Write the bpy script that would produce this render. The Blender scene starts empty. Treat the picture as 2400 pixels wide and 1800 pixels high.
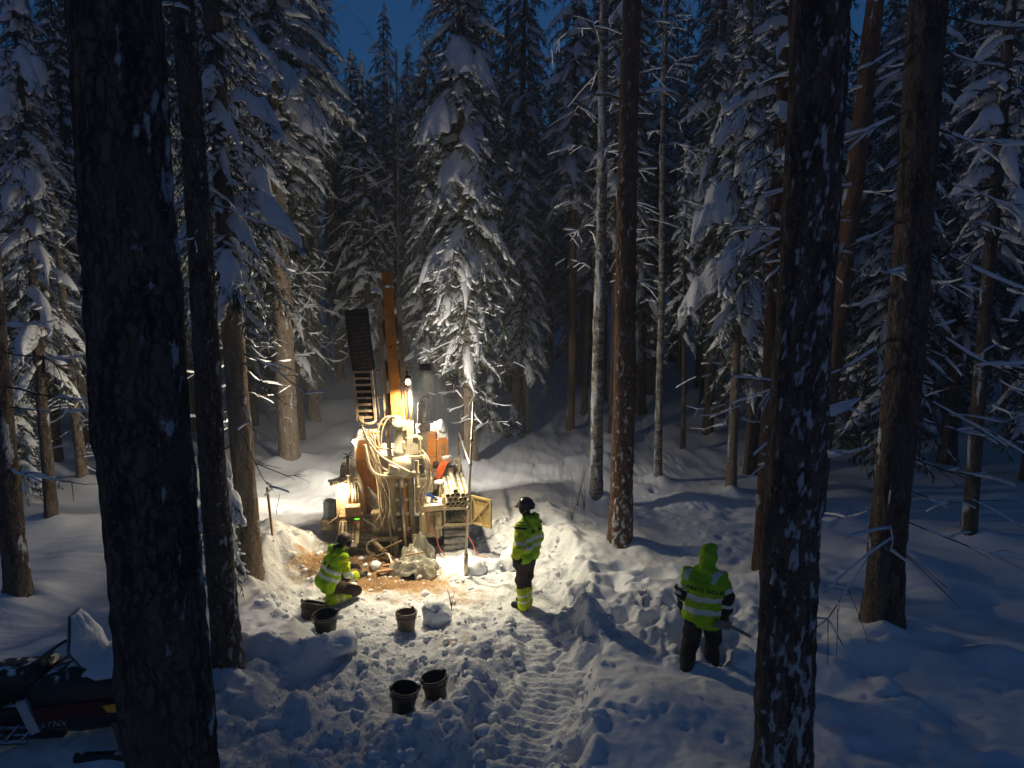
import bpy, math, random
import numpy as np
from mathutils import Vector, Matrix, Euler
from mathutils.bvhtree import BVHTree

scene = bpy.context.scene
COL = scene.collection
R = math.radians

# ------------------------------------------------------------------ camera
cam_data = bpy.data.cameras.new('camera')
cam = bpy.data.objects.new('camera', cam_data)
COL.objects.link(cam)
cam.location = (0, 0, 4.9)
cam.rotation_euler = (R(90 - 7.6), 0, 0)
cam_data.sensor_width = 36
cam_data.lens = 24.0
cam_data.clip_start = 0.1
cam_data.clip_end = 900
scene.camera = cam

# ------------------------------------------------------------------ dusk sky
world = bpy.data.worlds.new('World')
scene.world = world
world.use_nodes = True
wn, wl = world.node_tree.nodes, world.node_tree.links
wn.clear()
w_out = wn.new('ShaderNodeOutputWorld')
w_bg = wn.new('ShaderNodeBackground')
w_sky = wn.new('ShaderNodeTexSky')
w_sky.sky_type = 'NISHITA'
w_sky.sun_disc = False
w_sky.sun_elevation = R(1.8)
w_sky.sun_rotation = R(180)
w_sky.altitude = 0
w_sky.air_density = 1.0
w_sky.dust_density = 0.2
w_sky.ozone_density = 4.6
w_bg.inputs['Strength'].default_value = 0.135
wl.new(w_sky.outputs['Color'], w_bg.inputs['Color'])
wl.new(w_bg.outputs['Background'], w_out.inputs['Surface'])

# the last glow of the sky after sunset, wide and very weak
sun_data = bpy.data.lights.new('sun', 'SUN')
sun_data.energy = 0.01
sun_data.angle = R(40)
sun_data.color = (0.75, 0.82, 1.0)
sun = bpy.data.objects.new('sun', sun_data)
COL.objects.link(sun)
sun.rotation_euler = (R(58), 0, R(-20))

vs = scene.view_settings
vs.view_transform = 'Standard'
vs.look = 'None'
vs.exposure = 0.0
vs.gamma = 1.0
vs.use_curve_mapping = False
scene.cycles.use_denoising = True
scene.cycles.max_bounces = 3
scene.cycles.diffuse_bounces = 2
scene.cycles.glossy_bounces = 1
scene.cycles.transmission_bounces = 1
scene.cycles.use_adaptive_sampling = True
scene.cycles.adaptive_threshold = 0.03
scene.cycles.transparent_max_bounces = 4
scene.cycles.sample_clamp_indirect = 4.0
scene.cycles.light_sampling_threshold = 0.03
scene.cycles.caustics_reflective = False
scene.cycles.caustics_refractive = False

# ------------------------------------------------------------------ helpers
def tag(o, label=None, category=None, group=None, kind=None):
    if label: o['label'] = label
    if category: o['category'] = category
    if group: o['group'] = group
    if kind: o['kind'] = kind
    return o

def empty(name, loc=(0, 0, 0), rz=0.0, label=None, category=None, group=None):
    o = bpy.data.objects.new(name, None)
    COL.objects.link(o)
    o.location = loc
    o.rotation_euler = (0, 0, rz)
    o.empty_display_size = 0.2
    return tag(o, label, category, group)

def link(name, me, parent=None, loc=None):
    o = bpy.data.objects.new(name, me)
    COL.objects.link(o)
    if parent is not None: o.parent = parent
    if loc is not None: o.location = loc
    return o

def copy_tree(o, parent=None):
    c = o.copy()
    COL.objects.link(c)
    c.parent = parent
    for ch in list(o.children):
        copy_tree(ch, c)
    return c

def np_mesh(name, V, Q=None, T=None, mats=(), qmi=None, tmi=None, smooth=True, attrs=None):
    me = bpy.data.meshes.new(name)
    V = np.asarray(V, dtype=np.float32)
    Q = np.zeros((0, 4), np.int32) if Q is None or len(Q) == 0 else np.asarray(Q, np.int32)
    T = np.zeros((0, 3), np.int32) if T is None or len(T) == 0 else np.asarray(T, np.int32)
    nq, nt = len(Q), len(T)
    me.vertices.add(len(V))
    me.vertices.foreach_set('co', V.ravel())
    me.loops.add(nq * 4 + nt * 3)
    me.loops.foreach_set('vertex_index', np.concatenate([Q.ravel(), T.ravel()]).astype(np.int32))
    me.polygons.add(nq + nt)
    starts = np.concatenate([np.arange(nq) * 4, nq * 4 + np.arange(nt) * 3]).astype(np.int32)
    me.polygons.foreach_set('loop_start', starts)
    if qmi is not None or tmi is not None:
        qm = np.zeros(nq, np.int32) if qmi is None else np.asarray(qmi, np.int32)
        tm = np.zeros(nt, np.int32) if tmi is None else np.asarray(tmi, np.int32)
        me.polygons.foreach_set('material_index', np.concatenate([qm, tm]))
    me.update(calc_edges=True)
    me.polygons.foreach_set('use_smooth', np.full(nq + nt, bool(smooth)))
    for m in mats: me.materials.append(m)
    for k, a in (attrs or {}).items():
        at = me.attributes.new(k, 'FLOAT', 'POINT')
        at.data.foreach_set('value', np.asarray(a, np.float32))
    return me

class MB:
    """collects simple shapes and links them as one mesh object"""
    def __init__(s):
        s.V, s.F, s.n, s.S = [], [], 0, []
    def add(s, verts, faces, smooth=False):
        b = s.n
        s.V.extend([tuple(map(float, v)) for v in verts])
        s.F.extend([tuple(i + b for i in f) for f in faces])
        s.S.extend([smooth] * len(faces))
        s.n += len(verts)
        return s
    def box(s, c, size, rot=(0, 0, 0), taper=1.0):
        hx, hy, hz = size[0] / 2, size[1] / 2, size[2] / 2
        m = Euler(rot).to_matrix()
        vs_ = []
        for z in (-1, 1):
            k = taper if z > 0 else 1
            for x, y in ((-1, -1), (1, -1), (1, 1), (-1, 1)):
                v = m @ Vector((x * hx * k, y * hy * k, z * hz))
                vs_.append((v.x + c[0], v.y + c[1], v.z + c[2]))
        return s.add(vs_, [(0, 3, 2, 1), (4, 5, 6, 7), (0, 1, 5, 4), (1, 2, 6, 5), (2, 3, 7, 6), (3, 0, 4, 7)])
    def rbox(s, c, size, rot=(0, 0, 0), b=0.01):
        """box with chamfered edges"""
        hx, hy, hz = [d / 2 for d in size]
        b = min(b, hx * .45, hy * .45, hz * .45)
        m = Euler(rot).to_matrix()
        import bmesh
        bm = bmesh.new()
        bmesh.ops.create_cube(bm, size=1)
        for v in bm.verts: v.co = Vector((v.co.x * size[0], v.co.y * size[1], v.co.z * size[2]))
        bmesh.ops.bevel(bm, geom=bm.edges[:], offset=b, segments=1, affect='EDGES', profile=.5)
        bm.verts.ensure_lookup_table()
        vs_ = [m @ v.co + Vector(c) for v in bm.verts]
        fs = [[v.index for v in f.verts] for f in bm.faces]
        bm.free()
        return s.add(vs_, fs)
    def bar(s, p0, p1, w, h=None, up=(0, 0, 1)):
        h = h or w
        p0, p1 = Vector(p0), Vector(p1)
        d = (p1 - p0).normalized()
        u = Vector(up)
        if abs(d.dot(u)) > .95: u = Vector((0, 1, 0))
        a = d.cross(u).normalized(); c = a.cross(d).normalized()
        vs_ = []
        for p in (p0, p1):
            for x, y in ((-1, -1), (1, -1), (1, 1), (-1, 1)):
                vs_.append(p + a * (x * w / 2) + c * (y * h / 2))
        return s.add(vs_, [(0, 1, 2, 3), (7, 6, 5, 4), (0, 4, 5, 1), (1, 5, 6, 2), (2, 6, 7, 3), (3, 7, 4, 0)])
    def tube(s, path, r, n=8, caps=True, smooth=True):
        P = [Vector(p) for p in path]
        rr = list(r) if hasattr(r, '__len__') else [r] * len(P)
        vs_, fs = [], []
        a = None
        for i, p in enumerate(P):
            d = (P[min(i + 1, len(P) - 1)] - P[max(i - 1, 0)]).normalized()
            if a is None:
                u = Vector((0, 0, 1)) if abs(d.z) < .9 else Vector((0, 1, 0))
                a = d.cross(u).normalized()
            else:
                a = (a - d * a.dot(d)).normalized()
            c = d.cross(a)
            for k in range(n):
                t = 2 * math.pi * k / n
                vs_.append(p + (a * math.cos(t) + c * math.sin(t)) * rr[i])
        for i in range(len(P) - 1):
            for k in range(n):
                k2 = (k + 1) % n
                fs.append((i * n + k, i * n + k2, (i + 1) * n + k2, (i + 1) * n + k))
        s.add(vs_, fs, smooth)
        if caps:
            b = s.n - len(vs_)
            s.F.append(tuple(b + k for k in reversed(range(n)))); s.S.append(False)
            s.F.append(tuple(b + (len(P) - 1) * n + k for k in range(n))); s.S.append(False)
        return s
    def cyl(s, p0, p1, r0, r1=None, n=12, smooth=True):
        return s.tube([p0, p1], [r0, r1 if r1 is not None else r0], n, True, smooth)
    def pipe(s, p0, p1, ro, ri, n=12):
        """open-ended tube with wall thickness"""
        p0, p1 = Vector(p0), Vector(p1)
        d = (p1 - p0).normalized()
        u = Vector((0, 0, 1)) if abs(d.z) < .9 else Vector((0, 1, 0))
        a = d.cross(u).normalized(); c = d.cross(a)
        vs_ = []
        for p, r in ((p0, ro), (p1, ro), (p1, ri), (p0, ri)):
            for k in range(n):
                t = 2 * math.pi * k / n
                vs_.append(p + (a * math.cos(t) + c * math.sin(t)) * r)
        fs = []
        for i in range(4):
            j = (i + 1) % 4
            for k in range(n):
                k2 = (k + 1) % n
                fs.append((i * n + k, i * n + k2, j * n + k2, j * n + k))
        return s.add(vs_, fs, True)
    def lathe(s, prof, n=20, c=(0, 0, 0), rot=(0, 0, 0), smooth=True, sx=1.0, sy=1.0):
        m = Euler(rot).to_matrix()
        vs_, fs = [], []
        for r, z in prof:
            for k in range(n):
                t = 2 * math.pi * k / n
                v = m @ Vector((r * math.cos(t) * sx, r * math.sin(t) * sy, z))
                vs_.append((v.x + c[0], v.y + c[1], v.z + c[2]))
        for i in range(len(prof) - 1):
            for k in range(n):
                k2 = (k + 1) % n
                fs.append((i * n + k, i * n + k2, (i + 1) * n + k2, (i + 1) * n + k))
        return s.add(vs_, fs, smooth)
    def poly(s, pts2, axis, a0, a1):
        """extruded polygon: pts2 in the plane across axis ('x': (y,z), 'y': (x,z), 'z': (x,y))"""
        def P(p, a):
            return (a, p[0], p[1]) if axis == 'x' else (p[0], a, p[1]) if axis == 'y' else (p[0], p[1], a)
        n = len(pts2)
        vs_ = [P(p, a0) for p in pts2] + [P(p, a1) for p in pts2]
        fs = [tuple(range(n)), tuple(range(2 * n - 1, n - 1, -1))]
        for i in range(n):
            j = (i + 1) % n
            fs.append((i, i + n, j + n, j))
        return s.add(vs_, fs)
    def build(s, name, mat, parent=None, loc=None, rot=None):
        me = bpy.data.meshes.new(name)
        me.from_pydata(s.V, [], s.F)
        me.update()
        me.polygons.foreach_set('use_smooth', s.S)
        if mat: me.materials.append(mat)
        import bmesh
        bm = bmesh.new(); bm.from_mesh(me)
        bmesh.ops.recalc_face_normals(bm, faces=bm.faces[:])
        bm.to_mesh(me); bm.free()
        o = link(name, me, parent, loc)
        if rot: o.rotation_euler = rot
        return o

def bez(pts, n=16):
    """smooth Catmull-Rom path through pts"""
    P = [Vector(p) for p in pts]
    P = [P[0] * 2 - P[1]] + P + [P[-1] * 2 - P[-2]]
    out = []
    for i in range(1, len(P) - 2):
        m = max(2, n // (len(P) - 3))
        for k in range(m):
            t = k / m
            a, b, c, d = P[i - 1], P[i], P[i + 1], P[i + 2]
            out.append(.5 * ((2 * b) + (c - a) * t + (2 * a - 5 * b + 4 * c - d) * t * t + (3 * b - a - 3 * c + d) * t ** 3))
    out.append(P[-2])
    return out

# ------------------------------------------------------------------ numpy noise
def _h(ix, iy, iz, seed):
    a = (ix.astype(np.int64) * 374761393 + iy.astype(np.int64) * 668265263 + iz.astype(np.int64) * 2147483647 + seed * 1274126177) & 0xffffffff
    a = ((a ^ (a >> 13)) * 1274126177) & 0xffffffff
    a = ((a ^ (a >> 16)) * 2246822519) & 0xffffffff
    return ((a ^ (a >> 15)) & 0xffffff) / float(0x1000000)

def vn3(x, y, z, seed=0):
    x, y, z = np.broadcast_arrays(np.asarray(x, float), np.asarray(y, float), np.asarray(z, float))
    fx, fy, fz = np.floor(x), np.floor(y), np.floor(z)
    u, v, w = x - fx, y - fy, z - fz
    u, v, w = u * u * (3 - 2 * u), v * v * (3 - 2 * v), w * w * (3 - 2 * w)
    i, j, k = fx, fy, fz
    r = 0
    for dx in (0, 1):
        for dy in (0, 1):
            for dz in (0, 1):
                r = r + _h(i + dx, j + dy, k + dz, seed) * (u if dx else 1 - u) * (v if dy else 1 - v) * (w if dz else 1 - w)
    return r * 2 - 1

def vn2(x, y, seed=0):
    x, y = np.broadcast_arrays(np.asarray(x, float), np.asarray(y, float))
    fx, fy = np.floor(x), np.floor(y)
    u, v = x - fx, y - fy
    u, v = u * u * (3 - 2 * u), v * v * (3 - 2 * v)
    z0 = np.zeros_like(fx)
    a = _h(fx, fy, z0, seed); b = _h(fx + 1, fy, z0, seed); c = _h(fx, fy + 1, z0, seed); d = _h(fx + 1, fy + 1, z0, seed)
    return ((a * (1 - u) + b * u) * (1 - v) + (c * (1 - u) + d * u) * v) * 2 - 1

def fbm2(x, y, f, octv, seed=0, gain=.5):
    r, a = 0, 1.0
    for o in range(octv):
        c, s_ = math.cos(o * .7 + .3), math.sin(o * .7 + .3)
        r = r + a * vn2((x * c - y * s_) * f + 17.3 * o, (x * s_ + y * c) * f - 9.1 * o, seed + o)
        f *= 2.03; a *= gain
    return r

def fbm3(x, y, z, f, octv, seed=0, gain=.5):
    r, a = 0, 1.0
    for o in range(octv):
        r = r + a * vn3(x * f + 7.3 * o, y * f - 3.1 * o, z * f + 1.7 * o, seed + o)
        f *= 2.03; a *= gain
    return r

def clods(x, y, f, seed=0, rmin=.25, rmax=.62):
    """rounded lumps on a jittered lattice: height 0..1"""
    X, Y = x * f, y * f
    fx, fy = np.floor(X), np.floor(Y)
    out = np.zeros_like(X)
    z0 = np.zeros_like(fx)
    for dx in (-1, 0, 1):
        for dy in (-1, 0, 1):
            cx, cy = fx + dx, fy + dy
            px = cx + .15 + .7 * _h(cx, cy, z0, seed); py = cy + .15 + .7 * _h(cx, cy, z0 + 1, seed)
            q = _h(cx, cy, z0 + 2, seed)
            r = rmin + (rmax - rmin) * q
            d2 = ((X - px) ** 2 + (Y - py) ** 2) / (r * r)
            out = np.maximum(out, np.sqrt(np.clip(1 - d2, 0, 1)) * r)
    return out / rmax

def sstep(a, b, x):
    t = np.clip((x - a) / (b - a), 0, 1)
    return t * t * (3 - 2 * t)

def poly_sd(x, y, poly):
    """signed distance to polygon, negative inside"""
    d = np.full(x.shape, 1e9)
    inside = np.zeros(x.shape, bool)
    n = len(poly)
    for i in range(n):
        ax, ay = poly[i]; bx, by = poly[(i + 1) % n]
        ex, ey = bx - ax, by - ay
        t = np.clip(((x - ax) * ex + (y - ay) * ey) / (ex * ex + ey * ey), 0, 1)
        d = np.minimum(d, (x - ax - t * ex) ** 2 + (y - ay - t * ey) ** 2)
        c = ((ay > y) != (by > y)) & (x < (bx - ax) * (y - ay) / (by - ay + 1e-12) + ax)
        inside ^= c
    d = np.sqrt(d)
    return np.where(inside, -d, d)

def line_d(x, y, pts):
    """distance to a polyline and arc length of the nearest point"""
    d = np.full(x.shape, 1e9); s = np.zeros(x.shape); acc = 0
    for (ax, ay), (bx, by) in zip(pts, pts[1:]):
        ex, ey = bx - ax, by - ay
        L = math.hypot(ex, ey)
        t = np.clip(((x - ax) * ex + (y - ay) * ey) / (L * L), 0, 1)
        q = np.sqrt((x - ax - t * ex) ** 2 + (y - ay - t * ey) ** 2)
        m = q < d
        d = np.where(m, q, d); s = np.where(m, acc + t * L, s)
        acc += L
    return d, s

# ------------------------------------------------------------------ materials
def new_mat(name):
    m = bpy.data.materials.new(name)
    m.use_nodes = True
    nt = m.node_tree
    b = nt.nodes['Principled BSDF']
    return m, nt, b

def mnode(nt, typ, **kw):
    n = nt.nodes.new(typ)
    for k, v in kw.items():
        if k.startswith('i_'):
            n.inputs[k[2:]].default_value = v
        else:
            setattr(n, k, v)
    return n

def mixc(nt, fac, c1, c2):
    n = nt.nodes.new('ShaderNodeMix'); n.data_type = 'RGBA'
    for i, v in ((0, fac), (6, c1), (7, c2)):
        if hasattr(v, 'type') and hasattr(v, 'links'): nt.links.new(v, n.inputs[i])
        elif i == 0: n.inputs[0].default_value = v
        else: n.inputs[i].default_value = (*v, 1)
    return n.outputs[2]

def mth(nt, op, a, b=None, clamp=False):
    n = nt.nodes.new('ShaderNodeMath'); n.operation = op; n.use_clamp = clamp
    for i, v in ((0, a), (1, b)):
        if v is None: continue
        if hasattr(v, 'links'): nt.links.new(v, n.inputs[i])
        else: n.inputs[i].default_value = v
    return n.outputs[0]

def ramp(nt, v, lo, hi):
    n = nt.nodes.new('ShaderNodeMapRange'); n.interpolation_type = 'SMOOTHSTEP'
    nt.links.new(v, n.inputs[0])
    n.inputs[1].default_value = lo; n.inputs[2].default_value = hi
    return n.outputs[0]

def noise(nt, scale, detail=3, coord=None, stretch=None, rough=.55):
    t = nt.nodes.new('ShaderNodeTexCoord')
    v = t.outputs['Object']
    if stretch:
        mp = nt.nodes.new('ShaderNodeMapping'); mp.inputs['Scale'].default_value = stretch
        nt.links.new(v, mp.inputs['Vector']); v = mp.outputs['Vector']
    n = nt.nodes.new('ShaderNodeTexNoise')
    n.inputs['Scale'].default_value = scale; n.inputs['Detail'].default_value = detail; n.inputs['Roughness'].default_value = rough
    nt.links.new(v, n.inputs['Vector'])
    return n.outputs['Fac']

def bump(nt, b, h, dist=.01, strength=1.0):
    n = nt.nodes.new('ShaderNodeBump')
    n.inputs['Strength'].default_value = strength; n.inputs['Distance'].default_value = dist
    nt.links.new(h, n.inputs['Height']); nt.links.new(n.outputs['Normal'], b.inputs['Normal'])

SNOWC = (.80, .83, .88)

def surf(name, c1, c2=None, rough=.6, metal=0.0, scale=6, lo=.4, hi=.6, bmp=0.0, bscale=40, dust=None, dust_amt=0.0, snow_top=0.0, spec=.4, c3=None):
    """paint / metal / rubber with mottling, dust and snow lying on what faces up"""
    m, nt, b = new_mat(name)
    L = nt.links
    col = None
    if c2 is not None:
        col = mixc(nt, ramp(nt, noise(nt, scale, 4), lo, hi), c1, c2)
    if c3 is not None:
        col = mixc(nt, ramp(nt, noise(nt, scale * 3.7, 5), .58, .68), col if col is not None else c1, c3)
    if dust is not None:
        col = mixc(nt, mth(nt, 'MULTIPLY', ramp(nt, noise(nt, scale * 1.7, 5, rough=.7), .3, .75), dust_amt), col if col is not None else c1, dust)
    if snow_top > 0:
        g = nt.nodes.new('ShaderNodeNewGeometry')
        sx = nt.nodes.new('ShaderNodeSeparateXYZ'); L.new(g.outputs['Normal'], sx.inputs[0])
        up = ramp(nt, sx.outputs['Z'], .55, .85)
        f = mth(nt, 'MULTIPLY', up, ramp(nt, noise(nt, 9, 5), .62 - .4 * snow_top, .72 - .4 * snow_top))
        col = mixc(nt, f, col if col is not None else c1, SNOWC)
    if col is not None: L.new(col, b.inputs['Base Color'])
    else: b.inputs['Base Color'].default_value = (*c1, 1)
    b.inputs['Roughness'].default_value = rough
    b.inputs['Metallic'].default_value = metal
    b.inputs['Specular IOR Level'].default_value = spec
    if bmp: bump(nt, b, noise(nt, bscale, 4), bmp)
    return m

M = {}
def bark(name, c1, c2, c3, sx, sy, snow_lo=.45):
    m, nt, b = new_mat(name)
    f0 = noise(nt, 1.0, 6, stretch=(sx, sx, sy), rough=.65)
    v = nt.nodes.new('ShaderNodeTexVoronoi'); v.feature = 'DISTANCE_TO_EDGE'; v.inputs['Scale'].default_value = 1.0
    mp = nt.nodes.new('ShaderNodeMapping'); mp.inputs['Scale'].default_value = (sx * 2.2, sx * 2.2, sy * 2.6)
    tc = nt.nodes.new('ShaderNodeTexCoord'); dv = nt.nodes.new('ShaderNodeVectorMath'); dv.operation = 'MULTIPLY_ADD'; nn = nt.nodes.new('ShaderNodeTexNoise'); nn.inputs['Scale'].default_value = 7; nn.inputs['Detail'].default_value = 4; nt.links.new(tc.outputs['Object'], nn.inputs['Vector']); nt.links.new(nn.outputs['Color'], dv.inputs[0]); dv.inputs[1].default_value = (.16, .16, .30); nt.links.new(tc.outputs['Object'], dv.inputs[2]); nt.links.new(dv.outputs[0], mp.inputs['Vector']); nt.links.new(mp.outputs['Vector'], v.inputs['Vector'])
    f = mth(nt, 'ADD', mth(nt, 'MULTIPLY', f0, .84), mth(nt, 'MULTIPLY', ramp(nt, v.outputs['Distance'], .0, .30), .16))
    col = mixc(nt, ramp(nt, f, .35, .65), c1, c2)
    col = mixc(nt, ramp(nt, noise(nt, 2.2, 4), .5, .7), col, c3)
    a = mnode(nt, 'ShaderNodeAttribute', attribute_name='snow')
    s = mth(nt, 'ADD', a.outputs['Fac'], mth(nt, 'MULTIPLY', mth(nt, 'SUBTRACT', noise(nt, 16, 5), .5), .9))
    sn = ramp(nt, s, snow_lo - .06, snow_lo + .22)
    fr = mth(nt, 'MULTIPLY', ramp(nt, noise(nt, 48, 4, rough=.7), .56, .68), mth(nt, 'MULTIPLY', ramp(nt, a.outputs['Fac'], -.35, .35), .55))
    sn = mth(nt, 'MAXIMUM', sn, fr)
    col = mixc(nt, sn, col, (.50, .52, .55))
    nt.links.new(col, b.inputs['Base Color'])
    b.inputs['Roughness'].default_value = .9
    b.inputs['Specular IOR Level'].default_value = .15
    h = mth(nt, 'ADD', mth(nt, 'MULTIPLY', f, 1.0), mth(nt, 'MULTIPLY', sn, .35))
    bump(nt, b, h, .05, 1.0)
    return m
M['bark'] = bark('pine_bark', (.045, .034, .028), (.17, .13, .10), (.11, .09, .075), 9, 2.2)
M['bark_red'] = bark('pine_bark_red', (.085, .048, .032), (.20, .115, .072), (.14, .09, .065), 8, 2.0)
M['bark_pale'] = bark('spruce_bark', (.15, .115, .085), (.30, .235, .175), (.21, .18, .145), 12, 3)
M['bark_birch'] = bark('birch_bark', (.05, .045, .04), (.42, .39, .34), (.25, .23, .2), 3, 14)

m, nt, b = new_mat('needles')
c = mixc(nt, ramp(nt, noise(nt, 3.0, 4), .42, .62), (.030, .042, .018), (.075, .085, .035))
c = mixc(nt, mth(nt, 'MULTIPLY', ramp(nt, noise(nt, 6.0, 6, rough=.7), .44, .64), .75), c, (.30, .32, .34))
nt.links.new(c, b.inputs['Base Color'])
b.inputs['Roughness'].default_value = .8
b.inputs['Specular IOR Level'].default_value = .2
M['needles'] = m

m, nt, b = new_mat('snow')
b.inputs['Base Color'].default_value = (*SNOWC, 1)
b.inputs['Roughness'].default_value = .7
b.inputs['Specular IOR Level'].default_value = .25
bump(nt, b, noise(nt, 14, 5), .03, .6)
M['snow'] = m

m, nt, b = new_mat('snow_ground')
L = nt.links
dirt = mnode(nt, 'ShaderNodeAttribute', attribute_name='dirt').outputs['Fac']
trod = mnode(nt, 'ShaderNodeAttribute', attribute_name='trod').outputs['Fac']
n1 = noise(nt, 5.5, 6, rough=.7)
n2 = noise(nt, 26, 4, rough=.7)
n3 = noise(nt, 62, 3)
c = mixc(nt, ramp(nt, mth(nt, 'ADD', dirt, mth(nt, 'MULTIPLY', mth(nt, 'SUBTRACT', n1, .5), 1.9)), .30, 1.0), SNOWC, (.46, .32, .18))
c = mixc(nt, ramp(nt, mth(nt, 'ADD', dirt, mth(nt, 'MULTIPLY', mth(nt, 'SUBTRACT', n2, .5), 2.4)), .72, 1.3), c, (.25, .135, .06))
sp = mth(nt, 'MULTIPLY', ramp(nt, n3, .64, .71), ramp(nt, mth(nt, 'MULTIPLY', mth(nt, 'ADD', trod, .12), n1), .30, .55))
bits = mth(nt, 'MULTIPLY', ramp(nt, noise(nt, 75, 2), .735, .76), .55)
sp = mth(nt, 'MAXIMUM', sp, bits)
c = mixc(nt, mth(nt, 'MULTIPLY', sp, .7), c, (.12, .075, .04))
L.new(c, b.inputs['Base Color'])
b.inputs['Roughness'].default_value = .75
b.inputs['Specular IOR Level'].default_value = .25
hh = mth(nt, 'ADD', mth(nt, 'MULTIPLY', noise(nt, 18, 6, rough=.65), mth(nt, 'ADD', mth(nt, 'MULTIPLY', trod, .8), .22)), mth(nt, 'MULTIPLY', n2, mth(nt, 'MULTIPLY', trod, .3)))
bump(nt, b, hh, .05, .8)
M['snow_ground'] = m

DUST = (.42, .33, .20)
M['orange'] = surf('orange_paint', (.62, .20, .012), (.50, .17, .015), rough=.5, scale=4, c3=(.22, .10, .04), dust=DUST, dust_amt=.35, snow_top=.45)
M['orange_dim'] = surf('orange_mast_paint', (.66, .24, .02), (.52, .19, .02), rough=.55, scale=3, c3=(.16, .075, .035), dust=(.2, .12, .07), dust_amt=.5)
M['tan'] = surf('dusty_steel', (.46, .37, .23), (.33, .26, .155), rough=.75, scale=5, c3=(.16, .11, .06), dust=(.50, .40, .25), dust_amt=.7, bmp=.004)
M['rail'] = surf('mast_rail_steel', (.38, .30, .20), (.26, .20, .13), rough=.7, scale=5, c3=(.12, .09, .06), bmp=.003)
M['grey'] = surf('grey_paint', (.30, .29, .24), (.22, .21, .17), rough=.7, scale=4, c3=(.14, .11, .07), dust=DUST, dust_amt=.45, snow_top=.3)
M['dark'] = surf('dark_steel', (.06, .052, .043), (.11, .09, .068), rough=.7, scale=6, dust=(.34, .27, .17), dust_amt=.65)
M['rubber'] = surf('black_rubber', (.018, .017, .016), (.03, .028, .026), rough=.75, scale=8)
M['chain'] = surf('chain_plastic', (.014, .014, .014), (.028, .027, .024), rough=.65, scale=7, dust=(.12, .10, .08), dust_amt=.35)
M['hose'] = surf('dusty_hose', (.42, .34, .22), (.28, .22, .14), rough=.8, scale=5, c3=(.13, .10, .06), dust=(.5, .41, .27), dust_amt=.6)
M['hose_white'] = surf('mud_caked_hose', (.62, .55, .42), (.5, .43, .31), rough=.75, scale=9, c3=(.3, .24, .16), bmp=.006, bscale=60)
M['hose_dark'] = surf('grey_hose', (.15, .15, .14), (.24, .23, .2), rough=.7, scale=6, dust=(.4, .36, .28), dust_amt=.5)
M['steel'] = surf('wet_steel', (.50, .47, .41), (.36, .33, .27), rough=.38, metal=.75, scale=6, dust=DUST, dust_amt=.3)
M['galv'] = surf('galvanised_steel', (.56, .52, .46), (.44, .40, .33), rough=.45, metal=.5, scale=7, dust=(.5, .42, .3), dust_amt=.5)
M['tubes'] = surf('casing_tube_steel', (.50, .40, .22), (.36, .27, .13), rough=.6, scale=4, c3=(.2, .13, .06), dust=(.55, .45, .28), dust_amt=.6, snow_top=.42, bmp=.004)
M['tube_shade'] = surf('tube_bore_shade', (.03, .025, .02), rough=.8)  # near-black paint for the shade inside the open tubes
M['wood'] = surf('dusty_door_panel', (.42, .31, .13), (.34, .25, .10), rough=.8, scale=6, c3=(.24, .17, .07), bmp=.004)
M['plank'] = surf('plank_wood', (.34, .20, .09), (.24, .14, .06), rough=.85, scale=8, bmp=.006, dust=DUST, dust_amt=.4)
M['tarp'] = surf('tarpaulin', (.30, .31, .28), (.22, .22, .19), rough=.35, scale=3, dust=(.42, .35, .24), dust_amt=.75, bmp=.01, bscale=18, spec=.6)
M['blue'] = surf('blue_paint', (.03, .12, .55), (.02, .09, .42), rough=.4, scale=8)
M['bluegrey'] = surf('blue_grey_plastic', (.10, .14, .19), (.07, .10, .14), rough=.5, scale=5, snow_top=.3)
M['cable_orange'] = surf('orange_cable', (.70, .13, .02), (.55, .10, .02), rough=.5, scale=9)
M['cable_red'] = surf('red_cable', (.50, .12, .06), (.36, .10, .06), rough=.5, scale=9)
M['rust'] = surf('rusty_box', (.26, .13, .05), (.18, .09, .04), rough=.8, scale=7, dust=DUST, dust_amt=.35)
M['bucket'] = surf('bucket_rubber', (.016, .020, .018), (.026, .030, .027), rough=.6, scale=9, dust=(.09, .09, .08), dust_amt=.3)
M['bucket_brown'] = surf('muddy_bucket', (.045, .036, .028), (.030, .026, .022), rough=.7, scale=7, dust=(.12, .10, .075), dust_amt=.4)
M['bucket_tan'] = surf('mud_coated_bucket', (.15, .12, .085), (.10, .08, .06), rough=.75, scale=7, dust=(.32, .27, .2), dust_amt=.5)
M['wire'] = surf('bail_wire', (.30, .29, .27), rough=.5, metal=.7)
M['red_btn'] = surf('red_plastic', (.70, .02, .02), rough=.35)

def emis(name, color, strength):
    m, nt, b = new_mat(name)
    b.inputs['Base Color'].default_value = (*color, 1)
    b.inputs['Emission Color'].default_value = (*color, 1)
    b.inputs['Emission Strength'].default_value = strength
    return m
M['lamp'] = emis('lit_lamp_glass', (1.0, .84, .58), 40)
M['lamp_small'] = emis('lit_work_lamp_glass', (1.0, .80, .50), 30)
M['green_led'] = emis('green_display', (.25, .9, .05), 1.2)

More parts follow.
